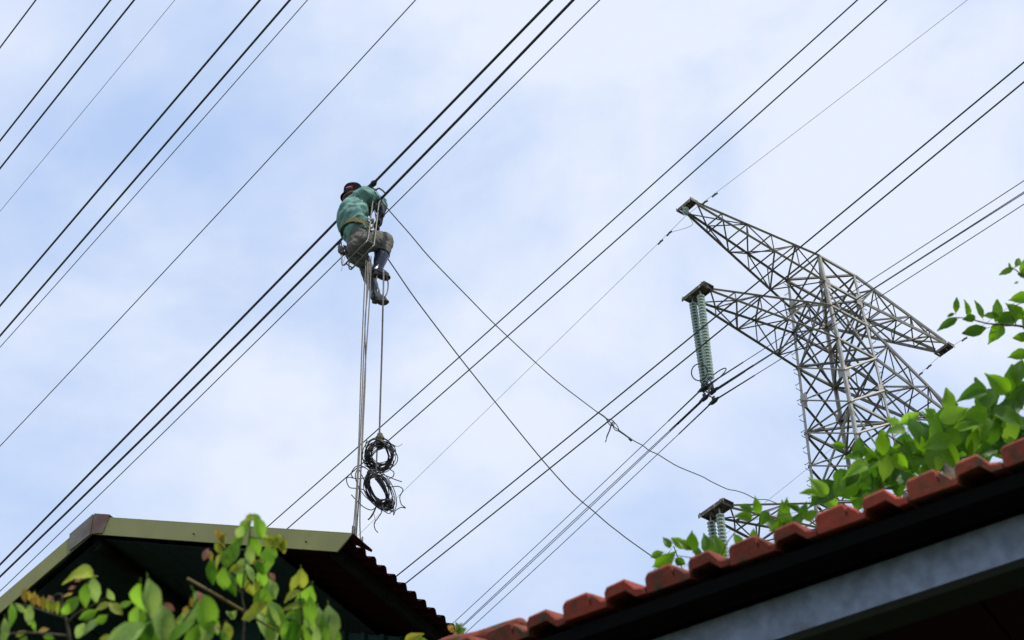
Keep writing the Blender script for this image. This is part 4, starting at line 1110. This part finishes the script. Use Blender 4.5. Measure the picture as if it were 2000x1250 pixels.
# shrub at the far left
d1 = 3.5
q = at(140, 1300, d1)
s1 = thing('shrub', 'spreading shrub with yellowing leaflets under the olive roof trim at far left', 'shrub', Vector((q.x, q.y, 0)), 'leafy shrubs in front of the shed')
trunk(s1, q, .007)
stem(s1, [(140, 1300, d1), (136, 1250, d1), (130, 1215, d1), (122, 1190, d1), (121, 1160, d1)], .006, .0025)
stem(s1, [(131, 1217, d1), (150, 1198, d1), (185, 1180, d1), (210, 1166, d1)], .0035, .0015)
stem(s1, [(130, 1208, d1), (100, 1198, d1), (60, 1185, d1 + .05), (25, 1178, d1 + .05)], .003, .0012)
stem(s1, [(134, 1242, d1), (90, 1238, d1), (40, 1236, d1), (-10, 1243, d1)], .004, .002)
stem(s1, [(121, 1162, d1), (112, 1160, d1), (100, 1168, d1)], .002, .001)
for a in ((150, 1124, 62, 178, 'ovate', 'leafy', (.2, 1.6), 1), (184, 1153, 50, 275, 'round', 'leafl', (0, .2), 0), (166, 1164, 48, 262, 'round', 'leafg', (-.3, .2), 0), (137, 1184, 44, 228, 'round', 'leafg', (.1, .3), 0), (128, 1192, 30, 240, 'round', 'leafg', None, None),
          (57, 1202, 42, 262, 'round', 'leafl', (0, .5), 0), (40, 1188, 30, 150, 'long', 'leafl', None, None), (172, 1201, 38, 205, 'round', 'leafg', None, 0), (178, 1222, 38, 215, 'round', 'leafl', None, 0), (155, 1233, 40, 235, 'round', 'leafl', (0, .3), 0), (197, 1210, 32, 215, 'round', 'leafg', None, 0),
          (216, 1163, 24, 120, 'round', 'leafl', None, None), (226, 1188, 32, 330, 'round', 'leafy', None, 0), (201, 1183, 34, 30, 'long', 'leafy', None, 0), (10, 1232, 48, 275, 'long', 'leafl', None, 0), (5, 1245, 40, 250, 'long', 'leafl', None, 0), (66, 1222, 24, 275, 'round', 'leafg', None, 0),
          (40, 1238, 22, 30, 'round', 'leafy', None, 0), (85, 1230, 22, 20, 'round', 'leafo', None, 0), (45, 1254, 26, 60, 'round', 'leafg', None, 0), (24, 1200, 46, 280, 'long', 'leafg', (1.5, 0), 0), (222, 1248, 34, 200, 'round', 'leafl', None, 0), (95, 1245, 22, 170, 'round', 'leafg', None, None), (245, 1180, 26, 20, 'long', 'leafg', None, 0)):
    leaf(s1, a[0], a[1], d1 + RL.uniform(-.1, .1), a[2], a[3], a[4], a[5], a[6], a[7])
for i, (x, y) in enumerate(((48, 1163), (58, 1166), (66, 1170), (74, 1174), (84, 1178), (93, 1181), (102, 1183), (112, 1187))):
    leaf(s1, x, y, d1, 25, 268 + RL.uniform(-8, 8), 'round', 'leafo' if i < 5 else 'leafy', (RL.uniform(-.4, .4), .3), 0)
for x, y, L, m in ((152, 1133, 14, 'leafp'), (140, 1148, 15, 'leafp'), (132, 1162, 17, 'leafo'), (163, 1128, 14, 'leafp'), (100, 1169, 14, 'leafp')):
    leaf(s1, x, y, d1, L, RL.uniform(180, 320), 'round', m)
# shrub beside it with the big drooping leaves
d2 = 3.1
q = at(300, 1310, d2)
s2 = thing('shrub', 'shrub with large pale drooping leaves, between the yellowing shrub and upright sapling', 'shrub', Vector((q.x, q.y, 0)), 'leafy shrubs in front of the shed')
trunk(s2, q, .008)
stem(s2, [(300, 1310, d2), (295, 1240, d2), (285, 1180, d2), (283, 1150, d2)], .006, .002)
stem(s2, [(298, 1270, d2), (340, 1235, d2), (375, 1190, d2), (388, 1165, d2)], .005, .0015)
stem(s2, [(298, 1250, d2), (250, 1240, d2), (220, 1250, d2)], .004, .002)
for a in ((271, 1172, 68, 262, 'round', 'leafg', (-.5, .2), 1), (296, 1168, 76, 282, 'round', 'leafl', (.5, .2), 1), (262, 1212, 62, 250, 'round', 'leafg', (-.4, .4), 0), (298, 1208, 78, 265, 'round', 'leafg', (.1, .4), 0), (320, 1220, 78, 292, 'round', 'leafl', (.4, .1), 1), (243, 1240, 80, 205, 'round', 'leafl', (0, .4), 0),
          (281, 1242, 66, 250, 'round', 'leafd', (0, .3), 0), (401, 1196, 90, 300, 'round', 'leafg', (.4, .5), 1), (362, 1214, 62, 228, 'round', 'leafl', (-.3, .4), 0), (350, 1234, 66, 215, 'round', 'leafg', None, 0), (398, 1240, 74, 230, 'round', 'leafl', (0, .6), 0), (330, 1248, 55, 270, 'round', 'leafl', None, 0), (375, 1248, 60, 250, 'round', 'leafg', None, 0),
          (445, 1233, 34, 285, 'round', 'leafy', None, 0), (440, 1248, 34, 300, 'long', 'leafg', None, 0), (225, 1256, 50, 200, 'round', 'leafl', None, 0), (205, 1246, 28, 190, 'long', 'leafy', None, 0), (303, 1188, 40, 250, 'long', 'leafd', None, 0), (420, 1222, 40, 280, 'round', 'leafg', None, 0), (262, 1252, 60, 230, 'round', 'leafg', None, 0), (310, 1252, 60, 290, 'round', 'leafd', None, 0)):
    leaf(s2, a[0], a[1], d2 + RL.uniform(-.08, .08), a[2], a[3], a[4], a[5], a[6], a[7])
for x, y, L, m in ((362, 1193, 22, 'leafo'), (375, 1178, 22, 'leafo'), (390, 1164, 20, 'leafp'), (350, 1210, 20, 'leafy'), (425, 1227, 15, 'leafp'), (330, 1186, 26, 'leafp'), (385, 1172, 12, 'leafp')):
    leaf(s2, x, y, d2, L, RL.uniform(200, 330), 'round', m)
# tall upright sapling
d3 = 3.7
q = at(474, 1300, d3)
s3 = thing('sapling', 'tall upright sapling whose leafy top crosses the olive roof trim', 'sapling', Vector((q.x, q.y, 0)), 'leafy shrubs in front of the shed')
trunk(s3, q, .006)
stem(s3, [(474, 1300, d3), (475, 1250, d3), (478, 1200, d3), (473, 1160, d3), (480, 1100, d3), (486, 1060, d3), (490, 1015, d3)], .0045, .0015, 'stem')
for px in ([(478, 1150), (500, 1120), (520, 1095)], [(476, 1165), (450, 1130), (440, 1105)], [(484, 1075), (455, 1070), (430, 1055)], [(487, 1050), (520, 1052), (550, 1058)], [(478, 1195), (505, 1180), (520, 1160)], [(477, 1200), (500, 1195), (540, 1215)]):
    stem(s3, [(x, y, d3) for x, y in px], .0022, .001)
for a in ((478, 1032, 44, 235, 'round', 'leafg', (-.5, .3), 1), (507, 1032, 48, 300, 'round', 'leafg', (.5, .3), 1), (484, 1014, 34, 200, 'round', 'leafy', (-.2, 1.2), 1), (500, 1014, 34, 340, 'round', 'leafg', (.2, 1.2), 1), (468, 1040, 30, 240, 'round', 'leafl', (0, 0), 0), (452, 1083, 50, 245, 'round', 'leafg', (0, .3), 0), (497, 1066, 50, 290, 'round', 'leafg', (0, .4), 0), (488, 1085, 40, 280, 'round', 'leafl', (.3, .2), 0),
          (522, 1092, 52, 265, 'round', 'leafg', (.2, .4), 0), (414, 1116, 46, 275, 'round', 'leafd', (0, .4), 0), (472, 1106, 46, 215, 'round', 'leafl', (0, .5), 0), (437, 1132, 52, 268, 'round', 'leafg', (0, .4), 0), (452, 1140, 44, 285, 'round', 'leafd', None, 0), (472, 1130, 40, 262, 'round', 'leafg', None, 0), (490, 1120, 40, 300, 'long', 'leafl', None, 0), (512, 1130, 44, 280, 'round', 'leafg', None, 0),
          (521, 1162, 46, 262, 'round', 'leafg', None, 0), (533, 1150, 40, 290, 'round', 'leafl', None, 0), (509, 1170, 42, 250, 'round', 'leafg', None, 0), (484, 1146, 40, 300, 'long', 'leafy', None, 0), (500, 1148, 34, 240, 'round', 'leafy', None, 0), (425, 1096, 34, 240, 'round', 'leafy', None, 0), (440, 1092, 34, 280, 'round', 'leafg', None, 0), (462, 1060, 34, 230, 'round', 'leafg', None, 0), (507, 1108, 30, 300, 'round', 'leafd', None, 0),
          (500, 1192, 54, 215, 'round', 'leafy', (0, .8), 1), (487, 1202, 36, 205, 'round', 'leafy', None, 0), (516, 1190, 30, 250, 'round', 'leafy', None, 0), (524, 1215, 84, 295, 'round', 'leafl', (.3, .3), 1), (541, 1206, 74, 300, 'long', 'leafg', (.6, .2), 0), (530, 1240, 50, 280, 'round', 'leafl', None, 0), (536, 1080, 24, 280, 'round', 'leafg', None, 0), (460, 1110, 30, 200, 'round', 'leafy', None, 0)):
    leaf(s3, a[0], a[1], d3 + RL.uniform(-.1, .1), a[2], a[3], a[4], a[5], a[6], a[7])
for i, (x, y) in enumerate(((522, 1058), (530, 1056), (538, 1057), (546, 1058), (553, 1062), (553, 1070))):
    leaf(s3, x, y, d3, 28, 275 + RL.uniform(-12, 12), 'round', 'leafy', (RL.uniform(-.3, .3), .3), 0)
for x, y, L, m in ((430, 1048, 32, 'leafo'), (436, 1056, 30, 'leafy'), (427, 1071, 28, 'leafy'), (402, 1083, 22, 'leafp'), (412, 1086, 18, 'leafo'), (505, 1100, 24, 'leafo'), (532, 1126, 20, 'leafp'), (455, 1202, 24, 'leafl'), (448, 1200, 16, 'leafl'), (497, 1098, 18, 'leafo')):
    leaf(s3, x, y, d3, L, RL.uniform(210, 330), 'round', m)
# clump right of the sapling
d4 = 3.6
q = at(600, 1310, d4)
s4 = thing('shrub', 'shrub with folded hanging leaves under the right end of the olive trim', 'shrub', Vector((q.x, q.y, 0)), 'leafy shrubs in front of the shed')
trunk(s4, q, .006)
stem(s4, [(600, 1310, d4), (592, 1250, d4), (588, 1190, d4), (584, 1140, d4)], .005, .0015)
stem(s4, [(598, 1290, d4), (630, 1245, d4), (645, 1200, d4)], .004, .0015)
for a in ((589, 1132, 44, 272, 'round', 'leafy', (0, .3), 1), (575, 1138, 40, 242, 'long', 'leafy', (0, .2), 0), (570, 1163, 38, 202, 'round', 'leafy', (0, 1), 1), (567, 1186, 38, 182, 'long', 'leafy', (0, 1), 1), (566, 1202, 26, 200, 'round', 'leafg', None, 0), (598, 1172, 62, 250, 'round', 'leafg', (.3, .5), 0), (591, 1212, 86, 282, 'long', 'leafl', (.2, .3), 1), (580, 1232, 72, 255, 'round', 'leafd', None, 0),
          (606, 1196, 60, 272, 'long', 'leafg', None, 0), (611, 1218, 62, 285, 'round', 'leafl', (0, .3), 0), (625, 1212, 50, 280, 'long', 'leafl', (.3, .2), 0), (645, 1218, 68, 278, 'round', 'leafl', (.3, .2), 0), (633, 1236, 54, 275, 'round', 'leafg', None, 0), (656, 1244, 42, 290, 'round', 'leafg', None, 0), (568, 1240, 54, 265, 'round', 'leafd', None, 0), (600, 1246, 60, 275, 'round', 'leafg', None, 0), (558, 1232, 40, 260, 'round', 'leafg', None, 0), (618, 1250, 50, 265, 'long', 'leafl', None, 0), (586, 1190, 50, 265, 'round', 'leafg', None, 0)):
    leaf(s4, a[0], a[1], d4 + RL.uniform(-.1, .1), a[2], a[3], a[4], a[5], a[6], a[7])
# sprig at the end of the eave
q = at(890, 1300, 4.9)
s5 = thing('sprig', 'small sprig with yellow blossom where the eave meets the clay tiles', 'plant', Vector((q.x, q.y, 0)))
trunk(s5, at(900, 1275, 4.9), .004)
stem(s5, [(900, 1275, 4.9), (897, 1240, 4.9), (888, 1228, 4.9)], .003, .001)
for x, y, L, an, m in ((881, 1224, 14, 170, 'leafo'), (884, 1232, 12, 200, 'leafo'), (878, 1228, 10, 120, 'leafo'), (894, 1226, 22, 100, 'leafg'), (902, 1231, 20, 20, 'leafg'), (899, 1222, 14, 70, 'leafg'), (805, 1246, 34, 30, 'leafy'), (818, 1252, 30, 10, 'leafg'), (890, 1238, 14, 240, 'leafo')):
    leaf(s5, x, y, 4.9, L, an, 'round', m)
# dry stick
g = Geo(); g.tube([at(366, 1130, 3.65), at(420, 1161, 3.68), at(476, 1194, 3.72), at(560, 1245, 3.8), Vector((at(600, 1270, 3.9).x, 3.9, 0))], .0030, 7)
tag(g.build('dry_stick', M['bamboo'], smooth=True), 'dry tan stick leaning diagonally behind the sapling', 'stick')

# climbing shrub beyond the tile roof
d5 = 5.6
q = at(1830, 1000, d5)
s6 = thing('climbing_shrub', 'dense bright green climber spilling over the upper end of the tile roof', 'shrub', Vector((q.x, q.y, 0)))
trunk(s6, at(1850, 900, d5), .02)
for px in ([(1850, 900), (1780, 880), (1700, 890), (1640, 935), (1600, 960)], [(1850, 900), (1880, 850), (1920, 800), (1960, 760), (2010, 730)], [(1850, 895), (1830, 850), (1800, 825), (1775, 810)], [(1850, 900), (1920, 880), (1980, 830), (2020, 800)], [(1870, 870), (1858, 820), (1852, 780)], [(1780, 880), (1735, 850), (1725, 840)], [(1700, 890), (1665, 875), (1635, 868)]):
    stem(s6, [(x, y, d5 + .25 + RL.uniform(-.1, .1)) for x, y in px], .006, .002)
HAND = [(1678, 873, 44, 95), (1724, 865, 48, 100), (1770, 879, 50, 80), (1776, 818, 42, 225), (1742, 822, 26, 170), (1750, 840, 36, 190), (1788, 842, 46, 300), (1636, 870, 26, 175), (1665, 892, 36, 160), (1701, 892, 44, 120), (1695, 910, 52, 200), (1672, 917, 44, 190), (1730, 916, 52, 260), (1664, 938, 48, 210), (1655, 958, 44, 230), (1718, 940, 48, 280),
        (1822, 830, 58, 110), (1845, 813, 54, 60), (1864, 808, 52, 20), (1853, 783, 44, 100), (1816, 804, 24, 150), (1828, 865, 58, 200), (1862, 862, 56, 320), (1799, 890, 54, 190), (1828, 905, 56, 270), (1857, 893, 54, 320), (1896, 770, 56, 175), (1916, 764, 56, 100), (1948, 748, 52, 150), (1974, 740, 54, 95), (1937, 778, 58, 60), (1900, 813, 60, 200), (1943, 813, 58, 280), (1972, 813, 58, 330), (1986, 778, 56, 60), (1914, 842, 58, 230), (1900, 866, 54, 260), (1972, 846, 58, 280), (1886, 832, 54, 180), (1923, 874, 42, 10), (1606, 966, 66, 200), (1598, 950, 44, 120), (1622, 978, 46, 320), (1990, 726, 50, 80), (1962, 800, 60, 190), (1990, 850, 54, 300), (1940, 850, 50, 250), (1583, 962, 30, 170), (1640, 950, 44, 60), (1760, 905, 44, 300), (1745, 895, 44, 150)]
for x, y, L, an in HAND:
    leaf(s6, x, y, d5 + RL.uniform(-.15, .1), L * 1.05, an + RL.uniform(-15, 15), RL.choice(['ovate', 'ovate', 'round']), RL.choice(['leafc', 'leafd', 'leafc', 'leafg']) if RL.random() < .96 else 'leafy')
for i in range(150):
    x = RL.uniform(1640, 2030)
    top = np.interp(x, [1640, 1700, 1750, 1800, 1860, 1900, 1950, 2030], [935, 895, 875, 840, 825, 785, 765, 745]); bot = np.interp(x, [1640, 2030], [985, 860])
    y = top + (bot - top) * RL.random() ** .9
    leaf(s6, x, y, d5 + RL.uniform(.0, .5), RL.uniform(34, 58), RL.uniform(0, 360), RL.choice(['ovate', 'round']), RL.choice(['leafd', 'leafd', 'leafc']))
# twig reaching in from the right
d6 = 6.4
s7 = thing('overhanging_branch', 'thin leafy branch reaching in from the right edge beside the pylon', 'branch', at(2060, 700, d6), 'branches from outside the frame')
stem(s7, [(2060, 700, d6), (2010, 645, d6), (1975, 635, d6), (1930, 632, d6), (1890, 622, d6), (1862, 620, d6)], .008, .002)
stem(s7, [(1985, 635, d6), (1975, 605, d6), (1995, 592, d6), (2020, 585, d6)], .003, .001)
g = Geo(); bb = at(2060, 700, d6); g.tube(spline([bb, bb + Vector((.5, .1, -.9)), bb + Vector((.6, .1, -3.0)), Vector((bb.x + .6, bb.y + .1, 0))], 6), [.008 + .0012 * i for i in range(19)], 7); g.build('trunk', M['bark'], s7, True)
for x, y, L, an, k in ((1851, 632, 38, 205, 'long'), (1857, 615, 14, 200, 'round'), (1868, 595, 28, 85, 'long'), (1890, 603, 30, 95, 'long'), (1892, 622, 24, 190, 'ovate'), (1913, 603, 34, 108, 'long'), (1903, 646, 44, 192, 'round'), (1944, 652, 40, 232, 'ovate'), (1948, 606, 42, 80, 'round'), (1936, 616, 28, 180, 'round'), (1974, 621, 48, 20, 'ovate'), (1982, 606, 40, 140, 'ovate'), (1990, 582, 36, 190, 'ovate'), (1998, 658, 34, 190, 'round'), (1987, 693, 34, 195, 'ovate'), (2008, 640, 40, 300, 'ovate')):
    leaf(s7, x, y, d6 + RL.uniform(-.05, .05), L * 1.1, an, k, RL.choice(['leafc', 'leafc', 'leafd']), (RL.uniform(-.3, .3), RL.uniform(-.1, .5)), None, RL.uniform(-.2, .2))
s8 = thing('overhanging_branch', 'highest small leafy twig at the right edge above the other branch', 'branch', at(2060, 520, d6), 'branches from outside the frame')
stem(s8, [(2060, 520, d6), (2005, 540, d6), (1985, 528, d6), (1972, 522, d6)], .006, .0015)
g = Geo(); bb = at(2060, 520, d6); g.tube(spline([bb, bb + Vector((.55, .1, -.9)), bb + Vector((.7, .1, -3.0)), Vector((bb.x + .7, bb.y + .1, 0))], 6), [.006 + .0012 * i for i in range(19)], 7); g.build('trunk', M['bark'], s8, True)
for x, y, L, an, k in ((1965, 530, 28, 205, 'long'), (1988, 512, 20, 60, 'round'), (1997, 520, 26, 250, 'long'), (1998, 538, 20, 160, 'round'), (1972, 519, 12, 100, 'long'), (1985, 552, 8, 200, 'round'), (2010, 530, 30, 20, 'ovate')):
    leaf(s8, x, y, d6, L * 1.1, an, k, 'leafg', (RL.uniform(-.3, .3), RL.uniform(0, .5)), None, RL.uniform(-.2, .2))
# low row of leaves beyond the middle of the tile roof
d7 = 5.2
q = at(1400, 1200, d7)
s9 = thing('roof_edge_plant', 'row of green leaves peeping over the middle of the tile roof', 'plant', Vector((q.x, q.y, 0)))
trunk(s9, at(1400, 1120, d7), .012)
for px in ([(1400, 1120), (1370, 1095), (1320, 1085), (1290, 1085)], [(1400, 1120), (1420, 1060), (1460, 1020), (1500, 1010), (1560, 1000)], [(1370, 1095), (1355, 1070), (1335, 1062), (1305, 1060)]):
    stem(s9, [(x, y, d7) for x, y in px], .003, .001)
for x, y, L, an in ((1302, 1058, 26, 120), (1327, 1061, 38, 145), (1352, 1056, 40, 95), (1339, 1064, 32, 140), (1380, 1060, 40, 105), (1404, 1068, 48, 115), (1282, 1083, 28, 200), (1301, 1094, 46, 40), (1288, 1100, 30, 210), (1330, 1098, 26, 330), (1458, 992, 28, 160), (1478, 986, 34, 100), (1452, 1008, 34, 170), (1492, 1014, 34, 240), (1531, 1002, 52, 92), (1508, 1022, 44, 140), (1556, 1018, 44, 60), (1570, 997, 36, 80), (1552, 991, 26, 150), (1472, 1044, 26, 90), (1440, 1052, 26, 120), (1520, 1030, 40, 200), (1545, 1035, 40, 300), (1362, 1078, 30, 300), (1395, 1085, 36, 280), (1535, 988, 28, 80), (1585, 1005, 34, 30)):
    leaf(s9, x, y, d7 + RL.uniform(-.08, .1), L, an, RL.choice(['ovate', 'ovate', 'round']), RL.choice(['leafc', 'leafc', 'leafd']), (RL.uniform(-.4, .4), RL.uniform(0, .6)))
